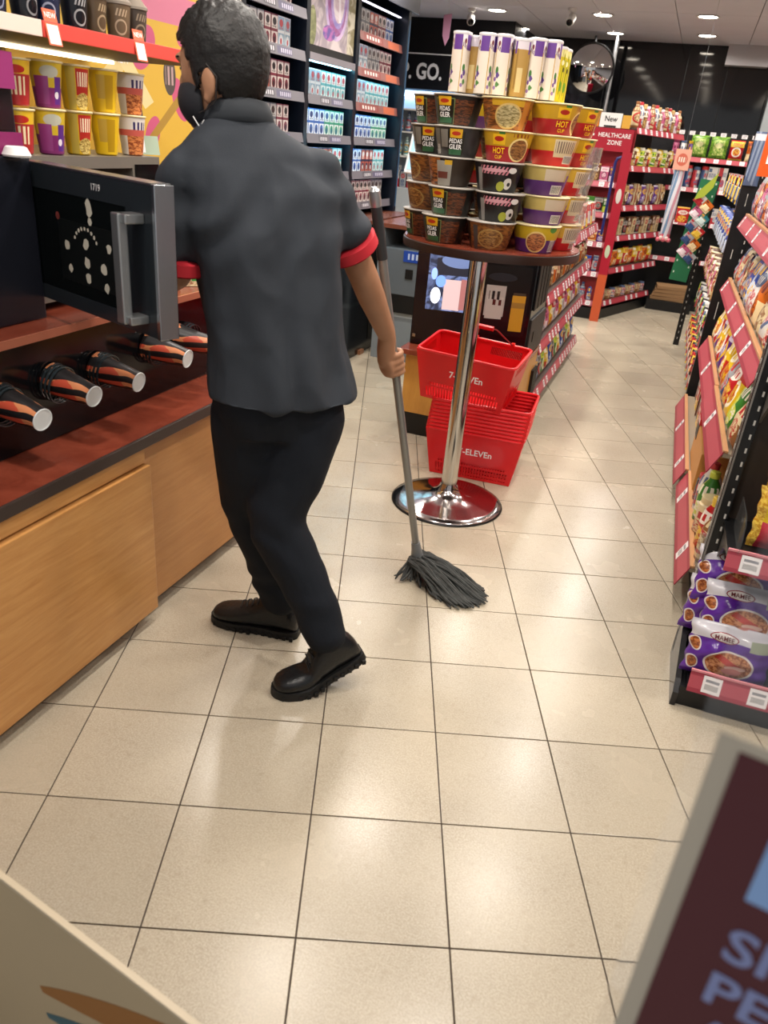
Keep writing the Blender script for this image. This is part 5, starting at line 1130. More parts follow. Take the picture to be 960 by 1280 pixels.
# end cap: base tray and cheeks
rb(MB().box(.012, .88, .012, .26, 0, .055), 'base_plinth', STEELB)
mb = MB(); mb.prism([(0, 0), (.27, 0), (.27, .17), (.20, .17), (.03, .075), (0, .045)], .016, Matrix(((0, 0, 1, 0), (1, 0, 0, 0), (0, 1, 0, 0), (0, 0, 0, 1)))); rb(mb, 'base_cheek', pm('cheek_black', '#1b1b1d', .25))
rb(MB().box(.016, .88, .004, .26, .055, .068), 'base_deck', STEELB)
def rshelf(x0, x1, y0, y1, z, face, ntag, sh_h=.05, lean=.35, th=.014, w=.05, mat=None, drop=0.0):
    sh = rb(MB().box(x0, x1, y0 + (.002 if drop else 0), y1, z - th - drop, z - drop), 'shelf', STEELB if face == '-y' else pm('shelf_cream', '#8d7f6c', .4))
    if face == '-y': p0, p1, out = (x0, y0), (x1, y0), (0, -1)
    else: p0, p1, out = (x0, y0), (x0, y1), (-1, 0)
    mb = MB(); strip(mb, p0, p1, out, z - sh_h, z + .006, lean); mb.build('price_strip', [mat or PINKSTRIP], sh)
    mb = MB(); tags(mb, p0, p1, out, z - sh_h, z + .006, ntag, w, lean, .35 if face == '-y' else .7, random.Random(int(z * 100) + 3))
    for q in range(len(mb.f)):
        m1 = MB(); m1.quad(*[mb.v[i] for i in mb.f[q]]); m1.build('price_tag', [TAGPRINT], sh)
    if face == '-y': mb = MB(); mb.box(x0, x1, y0 - .002, y0 + .004, z + .004, z + .010); mb.build('rail_lip', pm('lip_pink', '#d98a92', .4), sh)
    else: mb = MB(); mb.box(x0 - .002, x0 + .014, y0, y1, z + .002, z + .010); mb.build('rail_lip', pm('lip_tan', '#c08d62', .35), sh)
    return sh
rshelf(.030, .88, -.002, .25, .130, '-y', 7, .056, .25, drop=.045)
rshelf(.028, .88, .02, .25, .505, '-y', 7, .050, .25)
rshelf(.028, .88, .03, .25, .92, '-y', 7, .050, .25)
# perforated posts
SLOT = pm('slot_pale', '#c9c6c0', .4)
def post(root, x, y, w, d, z0, z1, nm='upright', dz=.05, sides=True):
    o = MB().box(x, x + w, y, y + d, z0, z1).build(nm, STEELB, root, bevel=.002)
    mb = MB(); z = z0 + .08
    while z < z1 - .05:
        mb.box(x + w - .012, x + w - .007, y - .0012, y + .001, z, z + .014)
        if sides: mb.box(x - .0012, x + .001, y + d * .5 - .003, y + d * .5 + .003, z, z + .014)
        z += dz
    mb.build('slot_marks', SLOT, o)['kind'] = 'stuff'
    return o
post(rg, 0, .222, .036, .046, .03, 1.80, dz=.04)
rb(MB().box(.002, .006, .215, .222, .03, 1.8), 'post_edge', pm('post_edge', '#77736e', .3))
post(rg, .86, .222, .036, .046, .03, 1.80)
rb(MB().box(.036, .86, .262, .268, .10, 1.75), 'end_back_panel', pm('panel_brown', '#3c322c', .5))
for z in (.505, .92):
    mb = MB(); mb.prism([(.222, z - .015), (.03, z - .015), (.06, z - .03), (.15, z - .05), (.222, z - .12)], .006, Matrix.Translation((.036, 0, 0)) @ Matrix(((0, 0, 1, 0), (1, 0, 0, 0), (0, 1, 0, 0), (0, 0, 0, 1)))); rb(mb, 'shelf_bracket', pm('bracket_grey', '#6e6a66', .35, .5))
# aisle side
rb(MB().box(.06, .86, .28, 2.80, 0, .075), 'side_plinth', STEELB)
rb(MB().box(.42, .44, .28, 2.80, .075, 1.65), 'side_back_panel', pm('panel_brown', '#3c322c', .5))
RS1 = rshelf(.022, .42, .56, 1.50, .165, '-x', 7, .075, .45)
RS2 = rshelf(.008, .42, 1.51, 2.80, .165, '-x', 9, .075, .45)
rshelf(.030, .42, .66, 1.52, .555, '-x', 6, .075, .45)
rshelf(.034, .42, 1.53, 2.60, .555, '-x', 8, .075, .45)
rshelf(.060, .42, .58, 2.66, .86, '-x', 12, .06, .45)
rshelf(.060, .42, .58, 2.66, 1.18, '-x', 12, .06, .45)
rb(MB().box(.03, .42, .56, .575, .16, .30), 'end_wire_guard', pm('guard_clear', '#b9b4aa', .1, alpha=.25))
# instant noodle multipacks on the end cap base
NP = printmat('noodle_multipack', '#56268a', [('r', .5, .86, 2, .30, '#c9c6cc'), ('e', .5, .60, .62, .18, '#56268a'), ('e', .38, .82, .17, .085, '#8a2a34'), ('e', .38, .82, .155, .07, '#d8d0cc'), ('e', .50, .36, .30, .27, '#d9d2cc'), ('e', .50, .36, .275, .24, ('#8a4a2a', '#c98a5a', 22.0)), ('r', .48, .43, .17, .05, '#b0392e', .5), ('e', .58, .34, .13, .045, '#d8b0a0'), ('e', .55, .27, .12, .06, '#c47a70'), ('r', .82, .78, .13, .09, '#9aa08a'), ('e', .07, .60, .07, .12, '#cfc6c4'), ('e', .07, .60, .055, .10, ('#7a3e22', '#b8703c', 22.0)), ('e', .08, .26, .07, .13, '#cfc6c4'), ('e', .08, .26, .055, .11, ('#7a3e22', '#b8703c', 22.0))], rough=.22)
pk = pillow_mesh(.235, .165, .085, NP, 30, 24, wr=.10, seed=3, crimp=.05)
lt_ = MB()
def pillow_front(x, y, w=.235, h=.165, t=.085):
    u, v = x / w + .5, y / h
    e = max(0, 1 - abs(2 * u - 1) ** 3); g = max(0, 1 - abs(2 * v - 1) ** 2.6)
    return -(t / 2 * (e * g) ** .6 * 1.12 + .003)
lt_.text('MAMEE', .017, lambda x, y: (-.028 + x, pillow_front(-.028 + x, .1355 + y), .1355 + y), .012, .95)
ltm = lt_.mesh('lettering', pm('maroon_print', '#5a1420', .4))
MPK = [('pack', pk), ('lettering', ltm)]
stk = [(.122, .060, .090, -.18, .02), (.370, .065, .090, -.16, 0), (.142, .108, .192, -.38, .04), (.388, .110, .190, -.38, -.03), (.098, .160, .165, -.30, -.10), (.110, .178, .262, -.50, .05)]
nmz = ['lower row, left, nearest the camera', 'lower row, right, at the photo edge', 'upper row, left', 'upper row, right, at the photo edge', 'back row, lower, by the perforated post', 'back row, upper, by the perforated post']
for k, (x, y, z, tl, rz) in enumerate(stk):
    g = RL(x, y); o = place(MPK, 'noodle_multipack', 'purple noodle multipack on the end cap base, ' + nmz[k], 'noodle pack', (g[0], g[1], z), RG + rz, 'purple noodle multipacks', tilt=(tl, 0))
# yellow curry noodle packs on the second end shelf
KP = printmat('curry_pack', '#d8b81e', [('r', .5, .22, 2, .24, '#b02a3a'), ('e', .52, .60, .22, .09, '#a82a1e'), ('e', .52, .60, .19, .065, '#d0602a'), ('s', .40, .84, .2, .03, '#8a6a14', 0, 9.0), ('e', .35, .44, .05, .04, '#e8dcd0'), ('r', .05, .5, .05, .5, ('#b8862a', '#e0c050', 20.0)), ('r', .75, .1, .2, .06, '#d9c7b0')], rough=.25)
kpm = pillow_mesh(.19, .17, .08, KP, 20, 18, wr=.12, seed=8)
kt = MB(); kt.text('Kari', .036, lambda x, y: (-.01 + x, pillow_front(-.01 + x, .043 + y, .19, .17, .08), .043 + y), .006, 1.0); ktm = kt.mesh('lettering', WHITEPRINT)
kt2 = MB(); kt2.text('MAGGI', .013, lambda x, y: (.004 + x, pillow_front(.004 + x, .102 + y, .19, .17, .08) - .001, .102 + y), .010, 1.0); ktm2 = kt2.mesh('lettering', YELLOWPRINT)
KPK = [('pack', kpm), ('lettering', ktm), ('lettering', ktm2)]
for k, (x, y, z, tl, rz) in enumerate(((.165, .085, .508, -.06, .05), (.37, .09, .508, -.06, 0), (.185, .175, .575, -.30, .5))):
    g = RL(x, y); place(KPK, 'curry_noodle_pack', 'yellow and red curry noodle pack on the second end cap shelf, %s' % ('front left', 'front right', 'leaning at the back')[k], 'noodle pack', (g[0], g[1], z), RG + rz, 'yellow curry noodle packs', tilt=(tl, 0))
dv = thing('acrylic_divider', 'small clear acrylic divider at the left of the second end cap shelf', 'divider', (*RL(.05, .1), .508), RG)
MB().prism([(-.09, 0), (.09, 0), (.09, .09), (-.04, .09), (-.07, .075), (-.09, .04)], .003, Matrix(((0, 0, 1, 0), (1, 0, 0, 0), (0, 1, 0, 0), (0, 0, 0, 1)))).build('plate', pm('acrylic', '#d8dcdc', .05, trans=.9, alpha=.35), dv)
# goods on the aisle side
def rrow(x, y0, n, pitch, z, seq, where, group, tilt=-.15):
    g = RL(x, y0); fill_row(g, (-srg, crg), n, pitch, z, -PI / 2 + RG, seq, where, group, start='near end', tilt=tilt)
rrow(.070, .58, 3, .115, .166, [('bottle', 'cream', 0, (.04, .20)), ('bottle', 'red', 2, (.04, .20)), ('jar', 'cream', 1, (.045, .15))], 'on right gondola base shelf, near part', 'goods on the base shelf, near part', 0)
rrow(.070, .93, 3, .10, .166, [('bottle', 'green', 3, (.042, .21)), ('bottle', 'white', 3, (.042, .21)), ('jar', 'black', 1, (.04, .12))], 'on right gondola base shelf, middle part', 'goods on the base shelf, middle part', 0)
rrow(.17, .60, 7, .12, .166, [('jar', 'purple', 1, (.05, .19)), ('pillow', 'silver', 2, (.12, .22, .07)), ('pillow', 'brown', 1, (.12, .20, .07))], 'in the second line of right gondola base shelf', 'goods in the second line of the base shelf')
# oak coloured tray box and brown box at the base
ob = thing('tray_box', 'tan cardboard tray with a black band on the base shelf of the right gondola', 'box', (*RL(.10, 1.55), .166), RG)
MB().box(-.07, .10, -.28, .22, 0, .17).build('tray', pm('tan_card', '#b8803e', .5), ob, bevel=.003)
MB().box(-.072, .102, .12, .222, .10, .172).build('black_band', BLACK, ob)
MB().box(-.074, .104, .11, .224, .172, .20).build('red_white_label', printmat('rw_label', '#c22a30', [('r', .5, .5, .4, .4, '#e0dad6'), ('s', .5, .55, .3, .2, '#b02a2a', 0, 12.0)]), ob)
rrow(.11, 1.82, 8, .115, .166, [('carton', 'red', 1, (.10, .10, .14)), ('carton', 'black', 0, (.10, .10, .15)), ('carton', 'brown', 2, (.10, .10, .13))], 'on right gondola base shelf, far part', 'boxes on the base shelf, far part', 0)
big = lambda pal, st_: ('pillow', pal, st_, (.16, .24, .09))
rrow(.060, .68, 3, .15, .556, [('pillow', 'cream', 1, (.15, .20, .09)), ('pillow', 'green', 3, (.15, .22, .09)), ('pillow', 'yellow', 0, (.15, .22, .09))], 'on right gondola second shelf, near part', 'bags on the second shelf, near part', -.35)
rrow(.060, 1.15, 3, .14, .556, [('pillow', 'red', 2, (.14, .20, .09)), ('pillow', 'silver', 1, (.14, .22, .09)), ('pillow', 'yellow', 2, (.14, .22, .08))], 'on right gondola second shelf, middle part', 'bags on the second shelf, middle part', -.35)
rrow(.060, 1.60, 7, .14, .556, [('pillow', 'yellow', 1, (.14, .23, .08)), ('pillow', 'purple', 0, (.14, .22, .08)), ('pillow', 'red', 0, (.14, .22, .08))], 'on right gondola second shelf, far part', 'bags on the second shelf, far part', -.3)
rrow(.088, .60, 4, .16, .861, [('pillow', 'cream', 2, (.16, .20, .08)), ('pillow', 'red', 1, (.16, .19, .08)), ('pillow', 'white', 0, (.16, .21, .08))], 'on right gondola third shelf, near part', 'bags on the third shelf, near part', -.4)
rrow(.088, 1.26, 4, .15, .861, [('pillow', 'orange', 1, (.16, .23, .10)), ('pillow', 'white', 2, (.16, .22, .10)), ('pillow', 'blue', 3, (.17, .25, .10)), ('pillow', 'blue', 1, (.17, .25, .10))], 'on right gondola third shelf, middle part', 'bags on the third shelf, middle part', -.3)
rrow(.088, 1.90, 5, .145, .861, [('pillow', 'silver', 0, (.14, .20, .07)), ('pillow', 'cream', 1, (.14, .21, .07))], 'on right gondola third shelf, far part', 'bags on the third shelf, far part', -.3)
rrow(.088, .60, 6, .16, 1.181, [('pillow', 'red', 0, (.15, .20, .07)), ('pillow', 'orange', 2, (.15, .21, .07)), ('pillow', 'pink', 1, (.15, .20, .07))], 'on right gondola top shelf, near part', 'bags on the top shelf, near part', -.2)
rrow(.088, 1.58, 7, .145, 1.181, [('pillow', 'silver', 1, (.14, .22, .07)), ('pillow', 'pink', 3, (.14, .20, .07)), ('pillow', 'orange', 0, (.14, .24, .07))], 'on right gondola top shelf, far part', 'bags on the top shelf, far part', -.2)
ws_ = thing('wire_stand', 'small chrome wire stand on the third shelf of the right gondola', 'stand', (*RL(.12, 2.05), .861), RG)
MB().tube([(-.04, -.06, 0), (-.04, -.06, .17), (-.03, -.05, .19), (-.03, .05, .19), (-.04, .06, .17), (-.04, .06, 0)], .004, 6).build('wire', CHROME, ws_, smooth=True)
sgn = thing('orange_sign', 'orange promotional sign with a white price box above the right gondola', 'sign', (*RL(.10, 2.30), 1.19), RG)
M_ = Matrix.Rotation(math.radians(-50), 4, 'Z')
mb = MB(); mb.box(-.10, .10, -.003, .003, .18, .46); mb.v = [tuple(M_ @ Vector(v)) for v in mb.v]; mb.build('board', pm('sign_orange', '#d0561a', .4), sgn)
mb = MB(); mb.box(-.06, .06, -.005, -.003, .235, .285); mb.v = [tuple(M_ @ Vector(v)) for v in mb.v]; mb.build('price_box', WHITEPRINT, sgn)
mb = MB(); mb.text('903', .040, lambda x, y: tuple(M_ @ Vector((x, -.0055, .26 + y))), .014); mb.build('lettering', BLACKPRINT, sgn)
mb = MB(); mb.lathe([(.05, 0), (.001, .002)], 24); mb.v = [tuple(M_ @ Vector((x, -.004 - z, .51 + y))) for x, y, z in mb.v]; mb.lathe([(.012, 0), (.012, .46)], 8); mb.build('post_and_disc', pm('disc_amber', '#d99a2e', .4), sgn)
# ================================================================== SECOND RIGHT GONDOLA (beyond), with the wide perforated post
g2 = thing('far_right_gondola', 'second right gondola with a wide black perforated end post and hanging goods', 'gondola', (.224, 4.888, 0), math.radians(1.0))
def gb(mb, name, mat, **kw): return mb.build(name, mat, g2, **kw)
gb(MB().box(.0, .105, 0, .05, 0, 1.56), 'end_post', STEELB, bevel=.003)
mb = MB(); z = .06
while z < 1.5:
    mb.box(.088, .093, -.0012, .001, z, z + .018); mb.box(.040, .044, -.0012, .001, z + .3 if z < 1.1 else z, (z + .3 if z < 1.1 else z) + .05) if int(z * 100) % 30 < 5 else None
    z += .048
gb(mb, 'slot_marks', SLOT)['kind'] = 'stuff'
gb(MB().box(.10, .6, .0, 2.1, 0, .08), 'plinth', STEELB)
gb(MB().box(.20, .22, .05, 2.1, .08, 1.5), 'back_panel', STEELB)
for z in (.10, .38, .66, .94, 1.2):
    gb(MB().box(.03, .20, .10, 2.08, z - .010, z), 'shelf', STEELB)
q0 = MB().box(-.075, -.03, 2.09, 2.12, .0, 1.32); gb(q0, 'thin_post', STEELB)
mb = MB(); z = .05
while z < 1.3: mb.box(-.055, -.050, 2.0885, 2.091, z, z + .018); z += .05
gb(mb, 'slot_marks', SLOT)['kind'] = 'stuff'
c2_, s2_ = math.cos(math.radians(1)), math.sin(math.radians(1))
bseq = [[('pillow', 'red', 0, (.11, .18, .04)), ('pillow', 'black', 1, (.11, .18, .04))], [('pillow', 'white', 1, (.10, .17, .04)), ('pillow', 'black', 2, (.10, .18, .04)), ('pillow', 'green', 0, (.10, .16, .04))], [('pillow', 'brown', 1, (.11, .17, .04)), ('pillow', 'cream', 0, (.11, .17, .04)), ('pillow', 'pink', 2, (.11, .16, .04))], [('pillow', 'blue', 1, (.11, .18, .04)), ('pillow', 'silver', 2, (.11, .17, .04))], [('blister', 'silver', 1, (.09, .15, .02)), ('blister', 'red', 0, (.09, .15, .02)), ('blister', 'black', 2, (.09, .15, .02))]]
for k, z in enumerate((.10, .38, .66, .94, 1.2)):
    ox, oy = .035, .16; g = (.224 + ox * c2_ - oy * s2_, 4.888 + ox * s2_ + oy * c2_)
    fill_row(g, (-s2_, c2_), 15, .125, z + .001, -PI / 2 + .70, bseq[k], 'on the %s shelf of the far right gondola' % ('bottom', 'second', 'third', 'fourth', 'top')[k], 'goods on the far right gondola, %s shelf' % ('bottom', 'second', 'third', 'fourth', 'top')[k], start='near end', tilt=-.1)
BLUEF = printmat('blue_film', '#5a6a8a', [('s', .5, .5, .4, .45, '#8a98b0', .3, 9.0), ('r', .5, .9, .5, .06, '#d0d4da')], rough=.2)
me = pillow_mesh(.075, .26, .03, BLUEF, 8, 12, seed=4)
o = tag(put(me, 'film_pouch', None, (.262, 4.868, 1.315), math.radians(-8)), 'tall silvery blue film pouch hung on top of the wide perforated post', 'pouch'); 
# ------------------------------------------------------------------ behind the right gondola: second aisle, kept simple
# ================================================================== THE MAN WITH THE MOP
V = Vector
WHv, RHv, UP = V((-.3164, .9486, 0)), V((.9486, .3164, 0)), V((0, 0, 1))
man = thing('person', 'man in dark shirt with red cuffs and black trousers, seen from behind, holding a mop', 'person', (-.86, 1.66, 0))
ML = V(man.location)
def mchild(me_or_mb, name, mat, **kw):
    if isinstance(me_or_mb, MB): return wb(me_or_mb, name, mat, man, **kw)
    me = me_or_mb; me.materials.clear(); me.materials.append(mat)
    for v in me.vertices: v.co = v.co - ML
    me.name = name
    return put(me, name, man)
def limb(mb, pts, rad, n=18):
    """capped organic tube: resampled path with smooth radii"""
    P = [V(p) for p in pts]; out = []; rr = []
    m = len(P)
    for i in range(m - 1):
        p0, p1, p2, p3 = P[max(i - 1, 0)], P[i], P[i + 1], P[min(i + 2, m - 1)]
        for q in range(6):
            t = q / 6; t2, t3 = t * t, t * t * t
            out.append(.5 * ((2 * p1) + (p2 - p0) * t + (2 * p0 - 5 * p1 + 4 * p2 - p3) * t2 + (3 * p1 - p0 - 3 * p2 + p3) * t3)); rr.append(rad[i] * (1 - t) + rad[i + 1] * t)
    out.append(P[-1]); rr.append(rad[-1])
    d0 = (out[1] - out[0]).normalized(); d1 = (out[-1] - out[-2]).normalized()
    out = [out[0] - d0 * rr[0] * .6, out[0] - d0 * rr[0] * .4] + out + [out[-1] + d1 * rr[-1] * .4, out[-1] + d1 * rr[-1] * .6]
    rr = [rr[0] * .3, rr[0] * .75] + rr + [rr[-1] * .75, rr[-1] * .3]
    mb.tube(out, rr, n); return mb
tf, tl = V((-.687, .727, 0)), V((-.727, -.687, 0))
def ring(c, w, d, n=40, p=2.3, tw=0.0):
    c = V(c); a_, b_ = tl, tf; out = []
    for k in range(n):
        a = 2 * PI * k / n; x, y = math.cos(a), math.sin(a)
        s = (abs(x) ** p + abs(y) ** p) ** (-1 / p); out.append(c + a_ * (w * x * s) + b_ * (d * y * s))
    return out
shL, shR = V((-1.046, 1.552, 1.296)), V((-.818, 1.760, 1.300))
elL, elR = V((-1.077, 1.562, 1.087)), V((-.752, 1.879, 1.094))
wrL, wrR = V((-1.275, 1.618, 1.025)), V((-.718, 2.034, .897))
skc = V((-1.008, 1.645, 1.507)); hf = V((-.992, .020, -.12)).normalized(); hl = UP.cross(hf).normalized(); hu = hf.cross(hl).normalized()
def HD(f, l, u): return skc + hf * f + hl * l + hu * u
# ---------------- body (one continuous surface)
b = MB()
b.ell(HD(-.004, 0, .004), (.094, .074, .102), (hf, hl, hu), 28, 18)
b.ell(HD(.030, 0, -.060), (.060, .056, .060), (hf, hl, hu), 24, 14)
b.ell(HD(.045, 0, -.015), (.046, .058, .060), (hf, hl, hu), 24, 14)
b.ell(HD(.094, 0, -.030), (.017, .013, .026), (hf, hl, hu), 14, 10); b.ell(HD(.100, 0, -.043), (.014, .016, .011), (hf, hl, hu), 14, 8)
b.ell(HD(.082, 0, .018), (.014, .048, .012), (hf, hl, hu), 16, 8)
b.ell(HD(.084, 0, -.078), (.013, .026, .010), (hf, hl, hu), 14, 8); b.ell(HD(.074, 0, -.108), (.018, .022, .014), (hf, hl, hu), 14, 8)
for s in (1, -1):
    b.ell(HD(-.012, .075 * s, -.038), (.018, .009, .031), (hf, (hl * s + hf * -.45).normalized(), hu), 14, 10)
    b.ell(HD(-.004, .072 * s, -.066), (.010, .009, .013), (hf, hl, hu), 10, 8)
limb(b, [HD(-.018, 0, -.05), V((-.985, 1.652, 1.415)), V((-.968, 1.656, 1.36))], [.056, .055, .060])
b.loft([ring(c, w, d) for c, w, d in (((-.86, 1.667, .76), .12, .085), ((-.879, 1.668, .98), .125, .085), ((-.913, 1.668, 1.2), .15, .09), ((-.935, 1.66, 1.30), .15, .08), ((-.962, 1.656, 1.37), .07, .055))])
limb(b, [V((-.95, 1.64, 1.31)), shL, elL, elL.lerp(wrL, .45), wrL], [.035, .036, .037, .036, .025])
limb(b, [V((-.90, 1.69, 1.31)), shR, elR, elR.lerp(wrR, .4), wrR], [.035, .036, .038, .037, .025])
anL, anR = V((-.888, 1.758, .150)), V((-.664, 1.597, .185))
knL, knR = V((-.951, 1.690, .452)), V((-.836, 1.622, .462))
hipL, hipR = V((-.925, 1.632, .735)), V((-.800, 1.703, .739))
limb(b, [V((-.89, 1.65, .80)), hipL, knL, anL], [.06, .06, .045, .032]); limb(b, [V((-.83, 1.68, .80)), hipR, knR, anR], [.06, .06, .045, .032])
# right hand closed on the mop handle
ax = (H1 - H0).normalized(); hc = H0 + (H1 - H0) * .612
po = (-RHv * .80 - WHv * .60); po = (po - ax * po.dot(ax)).normalized(); qo = ax.cross(po).normalized()
def HG(ang, r, h): return hc + po * (r * math.cos(ang)) + qo * (r * math.sin(ang)) + ax * h
pc = hc + po * .030
b.ell(pc, (.040, .016, .034), (ax, po, qo), 20, 12)
limb(b, [wrR, wrR.lerp(pc + ax * .02, .55), pc + ax * .01], [.0255, .027, .024])
for h, L, r in ((.030, 3.9, .0088), (.010, 4.1, .0092), (-.010, 4.0, .0088), (-.029, 3.6, .0078)):
    limb(b, [HG(.55 * 1 + (L - .55) * q / 7, .0225 + (.012 if q == 0 else .003 if q == 1 else 0), h - .004 * q / 7) for q in range(8)], [r * 1.12] + [r] * 6 + [r * .86], 10)
limb(b, [HG(-.4, .034, .038), HG(-.9, .027, .043), HG(-1.6, .0235, .040), HG(-2.3, .0225, .034)], [.013, .011, .0098, .0085], 10)
# left hand, relaxed, behind the oven door
fd = (wrL - elL).normalized(); sd = UP.cross(fd).normalized(); pu = fd.cross(sd)
pl = wrL + fd * .05
b.ell(pl, (.048, .036, .014), (fd, sd, pu), 18, 10)
for k, (o_, L, r) in enumerate(((.027, .062, .0085), (.009, .070, .009), (-.010, .066, .0085), (-.027, .052, .0075))):
    p0 = pl + fd * .036 + sd * o_; limb(b, [p0, p0 + fd * L * .45 - pu * .006, p0 + fd * L * .75 - pu * .02, p0 + fd * L * .92 - pu * .036], [r * 1.1, r, r * .95, r * .8], 10)
limb(b, [pl - fd * .02 + sd * .03, pl + sd * .052 - pu * .006, pl + fd * .03 + sd * .058 - pu * .016], [.013, .011, .009], 10)
SKIN = pm('skin', '#a27558', .5, var=.12, vscale=14, spec=.4)
body_me = smooth_remesh(b, .0042, 5, .5)
body = mchild(body_me, 'body', SKIN)
# eyes and brows
for s in (1, -1):
    wb(MB().ell(HD(.0755, .031 * s, -.004), (.0075, .012, .006), (hf, hl, hu), 12, 8), 'eye', pm('eye_dark', '#241a16', .2), man, smooth=True)
    wb(MB().ell(HD(.0795, .032 * s, .018), (.005, .017, .0035), (hf, hl, hu), 12, 6), 'eyebrow', pm('brow', '#14100e', .7), man, smooth=True)
# hair
hb = MB(); nu, nv = 72, 44; vs = []; keep = []
for i in range(nv + 1):
    t = -PI / 2 + PI * i / nv
    for k in range(nu):
        a = 2 * PI * k / nu; d = V((math.cos(t) * math.cos(a), math.cos(t) * math.sin(a), math.sin(t)))
        off = .006 + .012 * max(0, d.z) ** .7 + .004 * max(0, -d.x)
        off += (.006 * noise.noise(d * 9) + .004 * noise.noise(d * 22)) * (.4 + .6 * max(0, d.z + .2))
        f, l, u = (.094 + off) * d.x - .004, (.074 + off) * d.y, (.102 + off) * d.z + .004
        vs.append(tuple(HD(f, l, u))); keep.append((f, l, u))
fs = []
def umin(f):
    T = [(-.12, -.088), (-.05, -.082), (-.025, -.058), (-.012, -.022), (.012, -.020), (.018, -.050), (.026, -.045), (.036, .018), (.055, .046), (.085, .052), (.12, .055)]
    for (a, p), (c, q) in zip(T[:-1], T[1:]):
        if f <= c: return p + (q - p) * max(0, min(1, (f - a) / (c - a)))
    return .055
for i in range(nv):
    for k in range(nu):
        q = (i * nu + k, i * nu + (k + 1) % nu, (i + 1) * nu + (k + 1) % nu, (i + 1) * nu + k)
        c = [sum(keep[j][e] for j in q) / 4 for e in range(3)]
        if c[2] > umin(c[0]): fs.append(q)
hb.add(vs, fs)
hair = wb(hb, 'hair', pm('hair_black', '#110d0b', .55, var=.4, vscale=40, bump=.25, bscale=120), man, smooth=True, angle=80)
sdm = hair.modifiers.new('t', 'SOLIDIFY'); sdm.thickness = .006; sdm.offset = -1
# black face mask and its loop
kb = MB(); vs = []; loc_ = []; nu, nv = 48, 30
for i in range(nv + 1):
    t = -PI / 2 + PI * i / nv
    for k in range(nu):
        a = 2 * PI * k / nu; f, l, u = .072 * math.cos(t) * math.cos(a) + .038, .0635 * math.cos(t) * math.sin(a), .064 * math.sin(t) - .064
        vs.append(tuple(HD(f, l, u))); loc_.append((f, l, u))
fs = []
for i in range(nv):
    for k in range(nu):
        q = (i * nu + k, i * nu + (k + 1) % nu, (i + 1) * nu + (k + 1) % nu, (i + 1) * nu + k); c = [sum(loc_[j][e] for j in q) / 4 for e in range(3)]
        if c[0] > .022 and c[2] < -.030: fs.append(q)
kb.add(vs, fs); mk = wb(kb, 'face_mask', pm('mask_black', '#1d1d22', .7), man, smooth=True, angle=80)
m_ = mk.modifiers.new('t', 'SOLIDIFY'); m_.thickness = .003
lp = MB()
for s in (1, -1):
    lp.tube([HD(.032, .063 * s, -.050), HD(.010, .075 * s, -.030), HD(-.014, .080 * s, -.006), HD(-.034, .078 * s, -.030), HD(-.024, .074 * s, -.072), HD(.006, .068 * s, -.088), HD(.030, .060 * s, -.092)], .0016, 6)
wb(lp, 'mask_loop', pm('loop_dark', '#2a2422', .6), man, smooth=True)
lp = MB(); lp.tube([HD(.046, .060, -.098), HD(.030, .063, -.120), HD(.018, .062, -.106)], .0012, 5); wb(lp, 'mask_wire', WHITE, man)
# ---------------- shirt
s_ = MB()
s_.loft([ring(c, w, d, p=2.5) for c, w, d in (((-.852, 1.668, .792), .186, .140), ((-.853, 1.668, .80), .188, .142), ((-.866, 1.668, .87), .180, .136), ((-.879, 1.668, .98), .170, .130), ((-.897, 1.668, 1.09), .175, .132), ((-.913, 1.666, 1.19), .186, .130), ((-.930, 1.660, 1.27), .188, .118), ((-.941, 1.657, 1.31), .180, .106), ((-.950, 1.656, 1.345), .156, .092), ((-.960, 1.655, 1.375), .118, .080), ((-.968, 1.656, 1.398), .084, .070), ((-.974, 1.657, 1.416), .066, .063))])
cufL = shL.lerp(elL, .80); cufR = shR.lerp(elR, .62)
limb(s_, [V((-1.0, 1.60, 1.30)), shL, shL.lerp(elL, .35), cufL], [.050, .057, .063, .064]); limb(s_, [V((-.865, 1.715, 1.305)), shR, shR.lerp(elR, .3), cufR], [.050, .058, .064, .066])
sm_ = smooth_remesh(s_, .0075, 8, .5)
nrm = [V(v.normal) for v in sm_.vertices]; pos = [V(v.co) for v in sm_.vertices]
for v, n, p in zip(sm_.vertices, nrm, pos):
    k = noise.noise(V((p.x * 7, p.y * 7, p.z * 3.5))) * .010 + noise.noise(V((p.x * 16 + 3, p.y * 16, p.z * 8))) * .006 + abs(noise.noise(V((p.x * 9 + p.z * 5, p.y * 9, p.z * 4 - p.x * 6)))) * -.012
    q_ = (p - ML).dot(tl); up_ = max(0, min(1, (p.z - .95) * 4)); low_ = 1 - up_
    k += up_ * .0065 * math.sin(34 * (q_ * .9 + p.z * 1.0) + 7 * noise.noise(p * 4)) * (.4 + .6 * abs(noise.noise(p * 5 + V((9, 0, 0)))) * 2)
    k += low_ * .0060 * math.sin(46 * q_ + 5 * noise.noise(V((p.x * 5, p.y * 5, p.z * 2.5))) + 4 * p.z) * (.3 + abs(noise.noise(p * 4)) * 1.8)
    k += .006 * noise.noise(V((p.x * 30, p.y * 30, p.z * 14))) * abs(noise.noise(p * 6))
    v.co = p + n * (k * max(0, min(1, (1.405 - p.z) * 14)))
SHIRT = pm('shirt_charcoal', '#33373d', .8, var=.15, vscale=6, bump=.12, bscale=500, spec=.25)
mchild(sm_, 'shirt', SHIRT)
